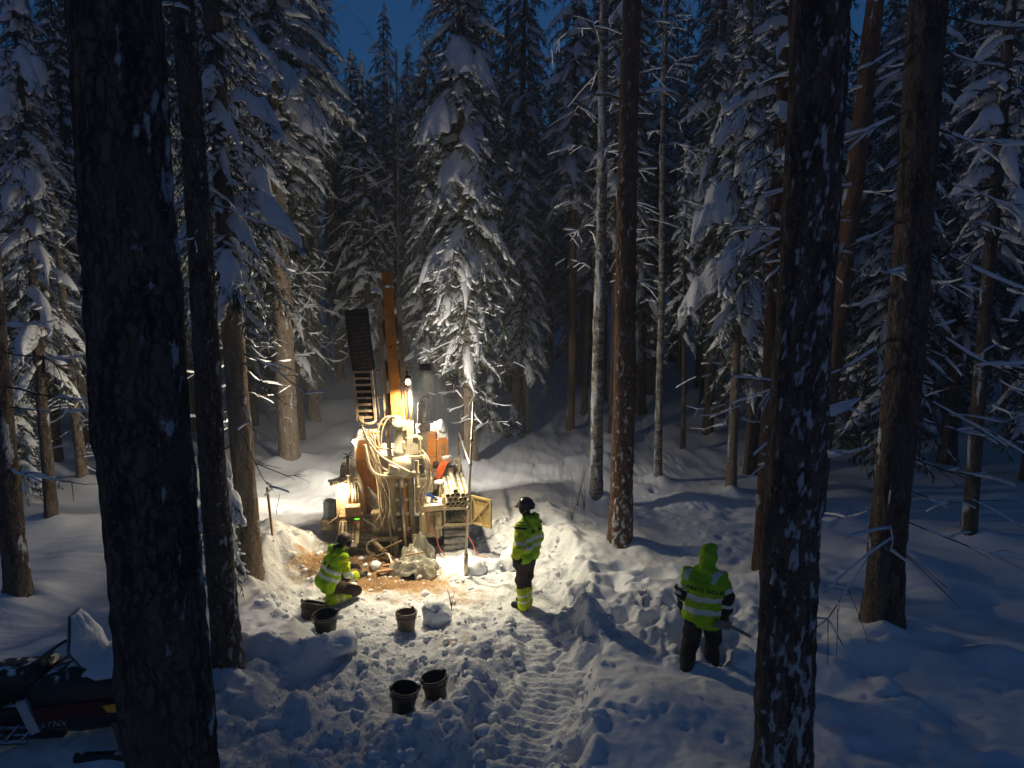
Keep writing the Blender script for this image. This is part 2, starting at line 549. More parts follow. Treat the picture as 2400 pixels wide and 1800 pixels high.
def fabric(name, c1, c2, rough=.85, sc=3.0, dist=.02):
    m, nt, b = new_mat(name)
    nt.links.new(mixc(nt, ramp(nt, noise(nt, sc, 4), .4, .65), c1, c2), b.inputs['Base Color'])
    b.inputs['Roughness'].default_value = rough
    b.inputs['Specular IOR Level'].default_value = .25
    bump(nt, b, noise(nt, 13, 4), dist, .6)
    return m
M['hivis'] = fabric('hivis_yellow', (.42, .72, .02), (.30, .58, .02), sc=5.0, dist=.03)
M['hivis_y'] = fabric('hivis_lemon', (.62, .76, .02), (.48, .64, .02), sc=5.0, dist=.03)
M['black_cloth'] = fabric('black_workwear', (.018, .017, .018), (.032, .030, .030))
M['brown_cloth'] = fabric('muddy_workwear', (.045, .036, .030), (.085, .066, .050))
M['tape'] = surf('reflective_tape', (.85, .85, .82), (.75, .75, .73), rough=.4, scale=14)
M['skin'] = surf('skin', (.50, .32, .24), (.44, .27, .20), rough=.6, scale=10)
M['helmet_black'] = surf('black_helmet', (.020, .020, .024), rough=.22, spec=.6)
M['helmet_brown'] = surf('muddy_helmet', (.11, .085, .065), (.06, .045, .035), rough=.5, scale=12)
M['glove'] = fabric('dark_glove', (.05, .046, .04), (.09, .08, .07))
# ------------------------------------------------------------------ ground
TROD = [(-4.35, 10.89), (-3.9, 11.98), (-3.5, 12.8), (-3.3, 13.6), (-.5, 13.6), (.3, 12.9), (.94, 12.2), (1.01, 10.54), (1.05, 9.06), (.98, 8.1), (.69, 6.51), (.25, 4.36), (.1, 2.0), (-2.6, 2.0), (-2.72, 4.36), (-3.12, 5.93), (-3.27, 6.65), (-3.67, 7.7), (-3.5, 8.35), (-2.55, 8.60), (-2.3, 9.06), (-3.1, 9.45), (-3.66, 9.89)]
RIDGE = [(.06, 9.5), (-.5, 8.55), (-.62, 7.6), (-.72, 7.0), (-1.5, 6.45), (-2.3, 6.0)]
WALLR = [(1.25, 12.6), (1.15, 10.9), (1.25, 9.0)]
LANE = [(.31, 10.1), (.52, 8.57), (.36, 7.64), (.02, 6.51), (-.11, 5.65), (-.2, 4.0)]
STEPS = [(1.66, 9.46, .3), (2.05, 9.2, .8), (2.30, 8.75, .4), (1.66, 10.37, 1.2), (2.25, 10.6, .1), (2.75, 9.3, .6), (3.0, 8.7, 1.0), (1.5, 8.8, .2), (2.6, 8.3, .9),
         (1.9, 11.0, .5), (2.9, 10.2, .3), (1.35, 10.0, .9), (2.45, 9.75, 1.4), (3.3, 9.5, .2), (.8, 13.0, .4), (.4, 13.5, .8), (1.0, 13.9, .1)]
STEPS += [(4.2 + .55 * i + .2 * math.sin(i * 2.1), 5.9 + .28 * math.sin(i * 1.7) - .12 * i, .5 * i) for i in range(8)]
STEPS += [(3.4 + .5 * i, 4.6 + .35 * math.cos(i * 1.3), .7 * i) for i in range(7)]

_rb = random.Random(21)
BOOTS = []
for _k0 in range(70):
    _x, _y = _rb.choice([(_rb.gauss(-.6, .8), _rb.gauss(10.2, .55)), (_rb.gauss(-1.9, .6), _rb.gauss(8.6, .7)), (_rb.gauss(-.3, .5), _rb.gauss(7.6, 1.2)), (_rb.gauss(2.0, .7), _rb.gauss(9.2, .45))])
    BOOTS.append((_x, _y, _rb.uniform(0, 6.28)))
FLAT = [(-2.74, 9.50, .36), (-3.10, 9.90, .34), (-1.55, 9.45, .34), (-1.30, 7.55, .36), (-.93, 7.82, .34), (.24, 10.16, .42), (-2.8, 10.42, .50), (-.80, 11.36, .25), (-1.2, 8.9, .3), (-2.6, 9.0, .3)]

def ground_fields(x, y):
    jx, jy = .16 * fbm2(x, y, 1.4, 3, 5), .16 * fbm2(x, y, 1.4, 3, 11)
    sd = poly_sd(x + jx, y + jy, TROD)
    un = sstep(-.12, .16, sd)                      # 1 where the snow lies untouched
    trod = np.maximum(1 - sstep(-.25, .35, sd), .8 * np.exp(-((((x - 2.3) / 1.25) ** 2 + ((y - 9.0) / .95) ** 2) ** 2)))
    # untouched snow: soft waves, small drifts, hummocks
    soft = .30 + .16 * fbm2(x, y, .16, 2, 21) + .07 * fbm2(x, y, .75, 3, 31) * sstep(0, 1.2, sd + .8) + .022 * fbm2(x, y, 2.3, 2, 41) + .014 * fbm2(x, y, 6.5, 3, 43, .6) - .05 * clods(x + jx, y + jy, 1.15, 45, .05, .15) - .03 * clods(x - jx, y + jy, 2.1, 47, .04, .12)
    hum = np.clip(fbm2(x, y, .62, 2, 51) - .35, 0, 1) * .30
    soft = soft + hum * sstep(2.2, 5, np.abs(x) + .12 * y)
    # pieces of drift on the right foreground
    soft = soft + .26 * np.clip(fbm2(x * .9 + 3, y * 1.3, .95, 3, 61), 0, 1) * sstep(2.9, 4.0, x) * (1 - sstep(7.8, 9.5, y))
    # snow kicked about where the hooded worker walks
    qb = np.exp(-((((x - 2.3) / 1.25) ** 2 + ((y - 9.0) / .95) ** 2) ** 2))
    soft = soft + qb * (-.10 + .16 * clods(x + jx, y + jy, 2.3, 23) + .10 * fbm2(x, y, 3.2, 4, 25) + .05 * clods(x + jy, y, 5.2, 27))
    # churned snow
    wx, wy = x + jx + .05 * fbm2(x, y, 5, 3, 73), y + jy + .05 * fbm2(x, y, 5, 3, 75)
    lump = .085 * clods(wx, wy, 1.7, 3) + .06 * clods(wx, wy, 4.1, 7) * (.5 + .5 * vn2(x * 1.1, y * 1.1, 79)) + .03 * clods(wx, wy, 9.0, 9) + .17 * np.abs(fbm2(x, y, 1.1, 3, 77)) + .055 * fbm2(x, y, 4.5, 5, 71, .6)
    calm = np.clip(np.exp(-((x + .8) ** 2 + (y - 10.4) ** 2) / 2.0) + np.exp(-((x + 2.3) ** 2 + (y - 12.6) ** 2) / 4.5), 0, 1)
    low = lump * (1 - .62 * calm) - .07 + .05 * fbm2(x, y, .8, 2, 81)
    h = low * (1 - un) + soft * un
    edge = np.exp(-(sd / .22) ** 2)
    h = h + edge * (.10 * clods(x, y, 3.1, 13) + .05 * fbm2(x, y, 3, 3, 15))
    d, s = line_d(x + jx, y + jy, RIDGE)
    h = h + np.exp(-(d / .30) ** 2) * (.20 + .14 * fbm2(x, y, 1.6, 3, 91)) * sstep(-.2, .3, s + .1)
    d, s = line_d(x + jx * .7, y + jy * .7, WALLR)
    h = h + np.exp(-(d / .26) ** 2) * (.09 + .09 * fbm2(x, y, 2.2, 3, 93))
    # the bank pushed aside to the right of the rig and one to its left
    bank = .26 * np.exp(-(((x - .55) / .75) ** 2 + ((y - 13.9) / 1.5) ** 2)) + .35 * np.exp(-(((x + 4.3) / .7) ** 2 + ((y - 12.0) / .9) ** 2))
    h = h + bank * (1 + .25 * fbm2(x, y, 2.4, 4, 95) + .25 * clods(x, y, 3.2, 97))
    trod = np.maximum(trod, np.clip(bank * 1.5, 0, .6))
    # crawler lane with cleat marks
    d, s = line_d(x, y, LANE)
    lane = 1 - sstep(.22, .40, d + .1 * fbm2(x, y, 2, 2, 99))
    h = h * (1 - lane * .8) + lane * (.0 + .022 * np.sin(s * 2 * math.pi / .13 + d * 3) + .03 * fbm2(x, y, 5, 3, 101))
    for px, py, an in STEPS:
        dx, dy = x - px + jx * .8, y - py + jy * .8
        u, v = dx * math.cos(an) + dy * math.sin(an), -dx * math.sin(an) + dy * math.cos(an)
        q = (u / .20) ** 2 + (v / .13) ** 2
        h = h - .15 * np.exp(-q * .9) + .02 * np.exp(-((np.sqrt(q) - 1.7) / .5) ** 2) * (1 + fbm2(x, y, 4, 2, 131))
    for px, py, an in BOOTS:
        m = (np.abs(x - px) < .45) & (np.abs(y - py) < .45)
        if not m.any(): continue
        dx, dy = x[m] - px, y[m] - py
        u, v = dx * math.cos(an) + dy * math.sin(an), -dx * math.sin(an) + dy * math.cos(an)
        q = (np.abs(u) / .15) ** 4 + (np.abs(v) / (.055 + .012 * np.sign(u))) ** 4
        h[m] = h[m] - .055 * np.exp(-q) + .018 * np.exp(-((q ** .25 - 1.35) / .25) ** 2)
    # smooth mounds
    h = h + .20 * np.exp(-(((x - 1.75) / .8) ** 2 + ((y - 7.0) / .75) ** 2))
    h = h + .22 * np.exp(-(((x - 4.0) / .55) ** 2 + ((y - 14.6) / .5) ** 2))
    # animal tracks of small dents on the mound
    dirt = 1.15 * np.exp(-(((x + 2.6) / 1.15) ** 2 + ((y - 11.6) / .70) ** 2) ** 1.4) + .70 * np.exp(-(((x + 1.75) / 1.0) ** 2 + ((y - 11.15) / .48) ** 2) ** 1.3) \
        + .55 * np.exp(-(((x + 2.2) / 1.5) ** 2 + ((y - 12.7) / .9) ** 2) ** 1.4) + .48 * np.exp(-(((x + .75) / .5) ** 2 + ((y - 9.0) / .38) ** 2)) \
        + .36 * np.exp(-(((x + .6) / .5) ** 2 + ((y - 10.6) / .3) ** 2)) + .40 * np.exp(-(((x + 1.1) / .6) ** 2 + ((y - 7.2) / .8) ** 2)) \
        + .42 * np.exp(-(((x + 3.6) / .5) ** 2 + ((y - 11.4) / .5) ** 2))
    dirt = dirt + .36 * np.exp(-(((x + 1.6) / 1.5) ** 2 + ((y - 10.1) / 1.2) ** 2) ** 2)
    h = h + .10 * np.exp(-(((x + 2.7) / .75) ** 2 + ((y - 11.7) / .4) ** 2)) * (1 + .5 * fbm2(x, y, 6, 3, 111))
    for px, py, pr in FLAT:
        q = np.exp(-(((x - px) ** 2 + (y - py) ** 2) / pr ** 2) ** 2)
        h = h * (1 - q) + (.0 + .03 * fbm2(x, y, 4, 3, 121)) * q
    h = h + .085 * np.clip(y - 21, 0, 45) * sstep(20, 28, y)
    return h, trod, np.clip(dirt, 0, 1.2)

TREE_FEET = []
def H(x, y):
    a = ground_fields(np.array([float(x)]), np.array([float(y)]))[0]
    return float(a[0])

def axis_coords(a, b, step, lo, hi, grow=1.075):
    c = list(np.arange(a, b + step * .5, step))
    s, v = step, c[-1]
    while v < hi:
        s *= grow; v += s; c.append(v)
    s, v, pre = step, c[0], []
    while v > lo:
        s *= grow; v -= s; pre.append(v)
    return np.array(pre[::-1] + c)

def build_ground(feet):
    gx = axis_coords(-4.6, 4.4, .033, -170, 170)
    gy = axis_coords(4.0, 14.0, .032, -60, 260, 1.06)
    X, Y = np.meshgrid(gx, gy)
    h, trod, dirt = ground_fields(X, Y)
    for fx, fy, fr in feet:
        d = np.sqrt((X - fx) ** 2 + (Y - fy) ** 2)
        h = h + .14 * np.exp(-((d - fr) / (fr * 1.6 + .1)) ** 2) * (1 + .4 * np.sin(np.arctan2(Y - fy, X - fx) * 2 + fx))
    ny, nx = X.shape
    V = np.stack([X, Y, h], -1).reshape(-1, 3)
    i = np.arange(ny - 1)[:, None] * nx + np.arange(nx - 1)[None, :]
    Q = np.stack([i, i + 1, i + nx + 1, i + nx], -1).reshape(-1, 4)
    me = np_mesh('ground', V, Q, mats=[M['snow_ground']], attrs={'trod': trod.ravel(), 'dirt': dirt.ravel()})
    o = link('ground', me)
    tag(o, kind='structure')
    return o

def ico(sub=2):
    import bmesh
    bm = bmesh.new()
    bmesh.ops.create_icosphere(bm, subdivisions=sub, radius=1)
    V = np.array([v.co[:] for v in bm.verts]); T = np.array([[v.index for v in f.verts] for f in bm.faces])
    bm.free()
    return V, T
ICO1, ICO2, ICO3 = ico(1), ico(2), ico(3)

def build_clods():
    rng = np.random.default_rng(4)
    x = rng.uniform(-4.2, 3.4, 9000); y = rng.uniform(4.2, 13.6, 9000)
    jx, jy = .16 * fbm2(x, y, 1.4, 3, 5), .16 * fbm2(x, y, 1.4, 3, 11)
    sd = poly_sd(x + jx, y + jy, TROD)
    calm = np.exp(-((x + .6) ** 2 + (y - 10.6) ** 2) / 1.2)
    d, _ = line_d(x, y, LANE)
    keep = (sd < .25) & (rng.random(9000) > .45 + .35 * calm) & (d > .33)
    keep &= ~((np.abs(x + 2.1) < 1.5) & (y > 12.0))
    x, y = x[keep][:1700], y[keep][:1700]
    h = ground_fields(x, y)[0]
    V0, T0 = ICO2
    VV, TT, n = [], [], 0
    for k in range(len(x)):
        r = .012 + .045 * rng.random() ** 3
        if k % 40 == 0: r = rng.uniform(.06, .10)
        Vb, Tb = (ICO1 if r < .03 else ICO2)
        v = Vb * (r * rng.uniform(.8, 1.3), r * rng.uniform(.8, 1.3), r * rng.uniform(.6, .95))
        v = v * (1 + .45 * vn3(Vb[:, 0] * 1.9 + k, Vb[:, 1] * 1.9, Vb[:, 2] * 1.9, 3)[:, None])
        VV.append(v + (x[k], y[k], h[k] + r * .02)); TT.append(Tb + n); n += len(v)
    me = np_mesh('snow_clods', np.concatenate(VV), T=np.concatenate(TT), mats=[M['snow']])
    o = link('snow_clods', me)
    tag(o, 'loose clods of churned snow strewn over the trampled ground', 'snow clods', kind='stuff')

# ------------------------------------------------------------------ trees
def tube_np(P, rad, n, ref=None):
    P = np.asarray(P, float); rad = np.asarray(rad, float)
    d = np.gradient(P, axis=0); d /= np.linalg.norm(d, axis=1)[:, None] + 1e-9
    up = np.array([0, 0, 1.]) if abs(d[0, 2]) < .9 else np.array([1., 0, 0])
    a = np.cross(d, up); a /= np.linalg.norm(a, axis=1)[:, None] + 1e-9
    c = np.cross(d, a)
    th = np.arange(n) * 2 * math.pi / n
    V = P[:, None] + rad[:, None, None] * (a[:, None] * np.cos(th)[None, :, None] + c[:, None] * np.sin(th)[None, :, None])
    i = np.arange(len(P) - 1)[:, None] * n; k = np.arange(n)[None]; k2 = (k + 1) % n
    Q = np.stack([i + k, i + k2, i + n + k2, i + n + k], -1).reshape(-1, 4)
    return V.reshape(-1, 3), Q

class Bag:
    def __init__(s): s.V, s.Q, s.n, s.m = [], [], 0, []
    def add(s, V, Q, mi=0):
        s.V.append(np.asarray(V, float).reshape(-1, 3)); s.Q.append(np.asarray(Q, int) + s.n); s.m.append(np.full(len(Q), mi)); s.n += len(s.V[-1])
    def mesh(s, name, mats, smooth=True):
        if not s.V: return None
        return np_mesh(name, np.concatenate(s.V), np.concatenate(s.Q), mats=mats, qmi=np.concatenate(s.m), smooth=smooth)

def trunk_mesh(h, r0, r1, nr, nz, seed, mat, snow_dir=None, snow_amt=.0, ridge=.02, lean=0.0, bend=.0, flare=.35, snow_relief=.0, lift=-.35, pf=(9, 3.2), low=.0):
    """a tapered trunk from just under the snow to its top; 'snow' attribute = rime plastered on the bark"""
    z = np.linspace(0, 1, nz) ** 1.0 * (h - lift) + lift
    th = np.arange(nr) * 2 * math.pi / nr
    Z, TH = np.meshgrid(z, th, indexing='ij')
    t = np.clip(Z / h, 0, 1)
    rad = r0 + (r1 - r0) * t
    rad = rad * (1 + flare * np.exp(-np.clip(Z + .1, 0, None) / .28))
    cx, sy = np.cos(TH), np.sin(TH)
    f = fbm3(cx * r0 * 9, sy * r0 * 9, Z * 1.6, 1.0, 2, seed) * .06
    plate = np.abs(fbm3(cx * r0 * 26, sy * r0 * 26, Z * 5.0, 1.0, 3, seed + 3))
    rad = rad * (1 + f + ridge * (plate * 2 - .6) / (r0 / .2))
    sn = np.zeros_like(Z)
    if snow_amt > 0:
        dirf = 0
        if snow_dir is not None:
            dirf = np.cos(TH - snow_dir)
        patch = fbm3(cx * r0 * pf[0], sy * r0 * pf[0], Z * pf[1], 1.0, 4, seed + 9, .65)
        sn = np.clip(snow_amt - .5 + .55 * patch + .38 * dirf + low * np.exp(-np.clip(Z, 0, None) / 2.6), -.5, 1.3)
        rad = rad + snow_relief * sstep(.35, .75, sn)
    ox = lean * Z + bend * np.sin(t * math.pi) + .012 * np.sin(Z * .9 + seed)
    oy = .015 * np.sin(Z * .7 + seed * 2)
    V = np.stack([ox + rad * cx, oy + rad * sy, Z], -1).reshape(-1, 3)
    i = np.arange(nz - 1)[:, None] * nr; k = np.arange(nr)[None]; k2 = (k + 1) % nr
    Q = np.stack([i + k, i + k2, i + nr + k2, i + nr + k], -1).reshape(-1, 4)
    return np_mesh('trunk', V, Q, mats=[mat], attrs={'snow': sn.ravel()})

def blades(bag, P, D, Ls, Ws, rng, mi=1):
    """thin needle sprays: quads starting at P along D"""
    n = len(P)
    if n == 0: return
    rnd = rng.normal(size=(n, 3))
    S = np.cross(D, rnd); S /= np.linalg.norm(S, axis=1)[:, None] + 1e-9
    tip = P + D * Ls[:, None] + np.array([0, 0, -1.]) * (Ls * .22)[:, None]
    w = S * (Ws * .5)[:, None]
    V = np.stack([P - w, P + w, tip + w * .35, tip - w * .35], 1).reshape(-1, 3)
    Q = np.arange(n * 4).reshape(-1, 4)
    bag.add(V, Q, mi)

def snow_pad(bag, path, side, wid, th, seed, nj=7):
    """a cushion of snow lying along path: closed lens, lumpy, with ragged sagging edges"""
    P = np.asarray(path, float)
    n = len(P)
    j = np.linspace(-1, 1, nj)
    W = np.asarray(wid)[:, None]; Th = np.asarray(th)[:, None]
    J = np.broadcast_to(j[None], (n, nj))
    # every strand of the cushion runs out to its own length
    colr = vn2(j * 2.6 + seed * .37, np.full(nj, seed * 1.3), seed) * .22 - .10 * np.abs(j)
    t = np.linspace(0, 1, n)
    tt = np.clip(t[:, None] * (1 + colr[None]), 0, 1) * (n - 1)
    i0 = np.clip(np.floor(tt).astype(int), 0, n - 2); fr = (tt - i0)[..., None]
    C = P[i0] * (1 - fr) + P[i0 + 1] * fr
    base = C + side[None, None, :] * (J * W)[..., None]
    nz = fbm3(base[..., 0], base[..., 1], base[..., 2], 3.6, 3, seed)
    nf = vn3(base[..., 0] * 10, base[..., 1] * 10, base[..., 2] * 10, seed + 2)
    nm = vn3(base[..., 0] * 6, base[..., 1] * 6, base[..., 2] * 6, seed + 5)
    rim = np.sqrt(np.clip(1 - J * J, 0, 1))
    base = C + side[None, None, :] * (J * W * (1 + .45 * nz + .18 * nf * np.abs(J)))[..., None]
    sag = -.60 * (J ** 2) * W * (1 + .8 * nz + .25 * nf)
    top = base.copy(); top[..., 2] += Th * rim * (1 + .6 * nz + .30 * nm + .08 * nf) + sag
    bot = base.copy(); bot[..., 2] += sag - .12 * Th * rim - .01
    V = np.concatenate([top.reshape(-1, 3), bot.reshape(-1, 3)])
    i = np.arange(n - 1)[:, None] * nj + np.arange(nj - 1)[None]
    q1 = np.stack([i, i + nj, i + nj + 1, i + 1], -1).reshape(-1, 4)
    q2 = np.stack([i, i + 1, i + nj + 1, i + nj], -1).reshape(-1, 4) + n * nj
    es = []
    for c in (0, nj - 1):
        a = np.arange(n - 1) * nj + c
        es.append(np.stack([a, a + n * nj, a + nj + n * nj, a + nj], -1) if c == 0 else np.stack([a, a + nj, a + nj + n * nj, a + n * nj], -1))
    bag.add(V, np.concatenate([q1, q2] + es), 0)

_LT = np.arange(6) * 2 * math.pi / 6
_LP = np.linspace(.2, math.pi - .2, 4)
_PH, _TH = np.meshgrid(_LP, _LT, indexing='ij')
_LB = np.stack([np.sin(_PH) * np.cos(_TH), np.sin(_PH) * np.sin(_TH), np.cos(_PH)], -1).reshape(-1, 3)
_i = np.arange(3)[:, None] * 6; _k = np.arange(6)[None]; _k2 = (_k + 1) % 6
_LQ = np.stack([_i + _k, _i + 6 + _k, _i + 6 + _k2, _i + _k2], -1).reshape(-1, 4)
def lumps(bag, C, Rr, D, rng):
    """many small eggs of snow at once: centres C, radii Rr, lying along D"""
    C, Rr, D = np.asarray(C, float).reshape(-1, 3), np.asarray(Rr, float).reshape(-1, 3), np.asarray(D, float).reshape(-1, 3)
    n = len(C)
    if n == 0: return
    X = _LB[None] * Rr[:, None] * (1 + .25 * rng.normal(size=(n, 24, 1)))
    a = np.arctan2(D[:, 1], D[:, 0]); ca, sa = np.cos(a)[:, None], np.sin(a)[:, None]
    sl = (D[:, 2] / (np.hypot(D[:, 0], D[:, 1]) + .2))[:, None]
    Y = np.stack([X[..., 0] * ca - X[..., 1] * sa, X[..., 0] * sa + X[..., 1] * ca, X[..., 2] + X[..., 0] * sl], -1) + C[:, None]
    Q = (_LQ[None] + (np.arange(n) * 24)[:, None, None]).reshape(-1, 4)
    bag.add(Y.reshape(-1, 3), Q, 0)
def lump(bag, c, r, rng, d=None):
    lumps(bag, [c], [r], [d if d is not None else (1, 0, 0)], rng)

def spruce(seed, h, zb, rad, nb, dens=1.0, snow=.7, droop=.75, up=.15, bw=.018, bl=.095, thick=.11, lean=0.0, big=(), top=True, profile=None, sector=None):
    """crown of a snow-laden spruce: boughs + needle sprays (mesh 1) and the snow lying on them (mesh 2)"""
    rng = np.random.default_rng(seed)
    cb, sb = Bag(), Bag()
    for k in range(nb):
        u = (k + rng.random()) / nb
        z = zb + (h * .985 - zb) * u ** 1.02
        t = (z - zb) / (h - zb)
        pr = profile(t) if profile else (min(1, .55 + t * 3.2) * (1 - t) ** .72 + .05)
        Lb = rad * pr * rng.uniform(.68, 1.12)
        az = k * 2.39996 + rng.uniform(-.5, .5)
        if sector is not None and rng.random() < .6: az = sector + rng.uniform(-1.2, 1.2)
        rd = np.array([math.cos(az), math.sin(az), 0]); sd = np.array([-rd[1], rd[0], 0])
        n = 9
        tt = np.linspace(0, 1, n)
        dr = droop * rng.uniform(.7, 1.3) * (1.15 - .5 * t)
        Pz = Lb * (up * tt - dr * tt ** 1.7 + .16 * np.clip(tt - .75, 0, 1))
        wob = .06 * Lb * np.sin(tt * 5 + rng.random() * 6)
        P = np.array([lean * z, 0, z])[None] + rd[None] * (Lb * tt * (1 - .12 * dr * tt))[:, None] + sd[None] * wob[:, None]
        P[:, 2] += Pz
        V, Q = tube_np(P, np.linspace(.010 + .011 * Lb, .004, n), 4)
        cb.add(V, Q, 0)
        # twigs, all of one bough at a time
        ntw = max(5, int((5 + 11 * Lb) * dens))
        sg = np.where(np.arange(ntw) % 2, 1., -1.)
        a = .12 + .88 * (np.arange(ntw) + rng.random(ntw)) / ntw
        ii = a * (n - 1); i0 = np.minimum(ii.astype(int), n - 2); fr = (ii - i0)[:, None]
        p0 = P[i0] * (1 - fr) + P[i0 + 1] * fr
        lt = (.20 + .34 * Lb) * (1.12 - .75 * a) * rng.uniform(.55, 1.15, ntw)
        d = rd[None] * rng.uniform(.35, .8, (ntw, 1)) + sd[None] * (sg * rng.uniform(.55, 1.0, ntw))[:, None] + np.array([[0, 0, -1.]]) * rng.uniform(.25, .95, (ntw, 1))
        d /= np.linalg.norm(d, axis=1)[:, None]
        cnt = np.maximum(5, (lt / .031 * dens).astype(int))
        ix = np.repeat(np.arange(ntw), cnt); m = len(ix)
        w = rng.random(m)
        B = p0[ix] + d[ix] * (lt[ix] * w)[:, None] - np.array([[0, 0, 1.]]) * (lt[ix] * .35 * w ** 2)[:, None]
        D = d[ix] * .9 + rng.normal(size=(m, 3)) * .55 + np.array([[0, 0, -.35]])
        D /= np.linalg.norm(D, axis=1)[:, None]
        blades(cb, B, D, bl * rng.uniform(.6, 1.35, m), bw * rng.uniform(.8, 1.5, m), rng)
        on = rng.random(ntw) < snow * .55
        if on.any():
            L2 = (lt * rng.uniform(.22, .42, ntw))[on]
            ec = (p0 + d * (lt * rng.uniform(.3, .6, ntw))[:, None])[on] + np.array([[0, 0, .012]])
            lumps(sb, ec, np.stack([L2, np.maximum(.022, L2 * .38), np.maximum(.018, L2 * .26)], -1), d[on], rng)
        if rng.random() < snow * .72:
            wd = (.035 + .095 * Lb) * np.sin(np.clip(tt * 1.02 + .06, 0, 1) * math.pi) ** .6 * rng.uniform(.6, 1.25) + .012
            tk = thick * (.40 + .45 * Lb) * np.sin(np.clip(tt + .02, 0, 1) * math.pi) ** .5 * rng.uniform(.6, 1.4) + .01
            P2 = P.copy(); P2[:, 2] += .02
            snow_pad(sb, P2[1:], sd, wd[1:], tk[1:], seed + k, 7)
    for (az, z, L0, L1, wdt, tk) in big:
        rd = np.array([math.cos(az), math.sin(az), 0]); sd = np.array([-rd[1], rd[0], 0])
        tt = np.linspace(0, 1, 16)
        wdt, tk, L1 = wdt * .78, tk * .85, L0 + (L1 - L0) * .92
        P = np.array([lean * z, 0, z])[None] + rd[None] * (L0 + (L1 - L0) * tt)[:, None]
        P[:, 2] += -(L1 - L0) * (.15 * tt + .75 * tt ** 2.2)
        e = np.sin(np.clip(tt * .96 + .04, 0, 1) * math.pi) ** .45
        snow_pad(sb, P, sd, wdt * e + .01, tk * e + .01, seed + int(z * 10), 15)
        for q in range(9):
            a = rng.uniform(.45, 1.05); jj = rng.uniform(-1, 1)
            c_ = P[min(15, int(a * 15))] + sd * jj * wdt * 1.05 + np.array([0, 0, -.35 * jj * jj * wdt - .02])
            l_ = rng.uniform(.06, .13)
            lump(sb, c_, (l_, l_ * rng.uniform(.5, .75), l_ * rng.uniform(.45, .7)), rng, rd * .6 + sd * jj * .7 + np.array([0, 0, -1.0]))
            if q % 2:
                m = 26
                B = c_[None] + rng.normal(size=(m, 3)) * .05; D = rd[None] * .4 + rng.normal(size=(m, 3)) * .5 + np.array([0, 0, -.9])[None]
                D /= np.linalg.norm(D, axis=1)[:, None]
                blades(cb, B, D, bl * rng.uniform(.7, 1.6, m), bw * rng.uniform(.8, 1.5, m), rng)
    if top:
        zz = np.linspace(h * .94, h + .25, 4)
        V, Q = tube_np(np.stack([lean * zz, 0 * zz, zz], -1), [.03, .022, .014, .006], 4); cb.add(V, Q, 0)
        for q in range(6):
            lump(sb, (lean * h + rng.normal() * .06, rng.normal() * .06, h - .15 * q), (.10, .09, .12), rng)
    return cb.mesh('crown', [M['bark'], M['needles']], smooth=False), sb.mesh('snow', [M['snow']])

def dead_branch(bag_w, bag_s, base, az, L, r, rng, rise=0.0, sagv=.25, tip=.25, twigs=3, snow=.9, sr=1.25):
    n = 9
    t = np.linspace(0, 1, n)
    rd = np.array([math.cos(az), math.sin(az), 0]); sd = np.array([-rd[1], rd[0], 0])
    P = np.asarray(base)[None] + rd[None] * (L * t)[:, None] + sd[None] * (.07 * L * np.sin(t * rng.uniform(2, 5) + rng.random() * 6) * t)[:, None]
    P[:, 2] += L * (rise * t - sagv * np.sin(t * math.pi * .7) + tip * t ** 2.5)
    P += np.cumsum(rng.normal(size=P.shape) * .016 * (t[:, None] > 0), 0)
    V, Q = tube_np(P, r * (1 - .8 * t), 5); bag_w.add(V, Q)
    if rng.random() < snow:
        P2 = P[1:].copy(); rr = r * (1 - .8 * t)[1:]
        P2[:, 2] += rr * .9
        wv = rr * .95 + .005
        i_ = 0
        while i_ < 6:
            ln_ = int(rng.integers(2, 6)); e_ = min(8, i_ + ln_)
            if e_ - i_ >= 2:
                k_ = rng.uniform(.7, sr)
                tt_ = np.sin(np.linspace(.12, .92, e_ - i_) * math.pi) ** .5
                snow_pad(bag_s, P2[i_:e_], sd, wv[i_:e_] * k_ * tt_, (wv[i_:e_] * 1.2 + .012) * rng.uniform(.5, 1.4) * tt_, int(rng.integers(9999)), 5)
            i_ = e_ + int(rng.integers(0, 2)) - (1 if rng.random() < .5 else 0)
    for q in range(twigs):
        a = rng.uniform(.3, .95); i = int(a * (n - 1))
        az2 = az + rng.choice([-1, 1]) * rng.uniform(.5, 1.0)
        l2 = L * rng.uniform(.10, .45)
        d2 = np.array([math.cos(az2), math.sin(az2), rng.uniform(-.5, .25)])
        tt = np.linspace(0, 1, 4)
        PP = P[i][None] + d2[None] * (l2 * tt)[:, None]; PP[:, 2] -= .15 * l2 * tt ** 2
        V, Q = tube_np(PP, r * .4 * (1 - .7 * tt) + .0015, 4); bag_w.add(V, Q)
        if rng.random() < .6 * snow:
            PP[:, 2] += r * .35
            snow_pad(bag_s, PP, np.array([-d2[1], d2[0], 0]), np.full(4, .009), np.full(4, .016), int(rng.integers(9999)), 3)

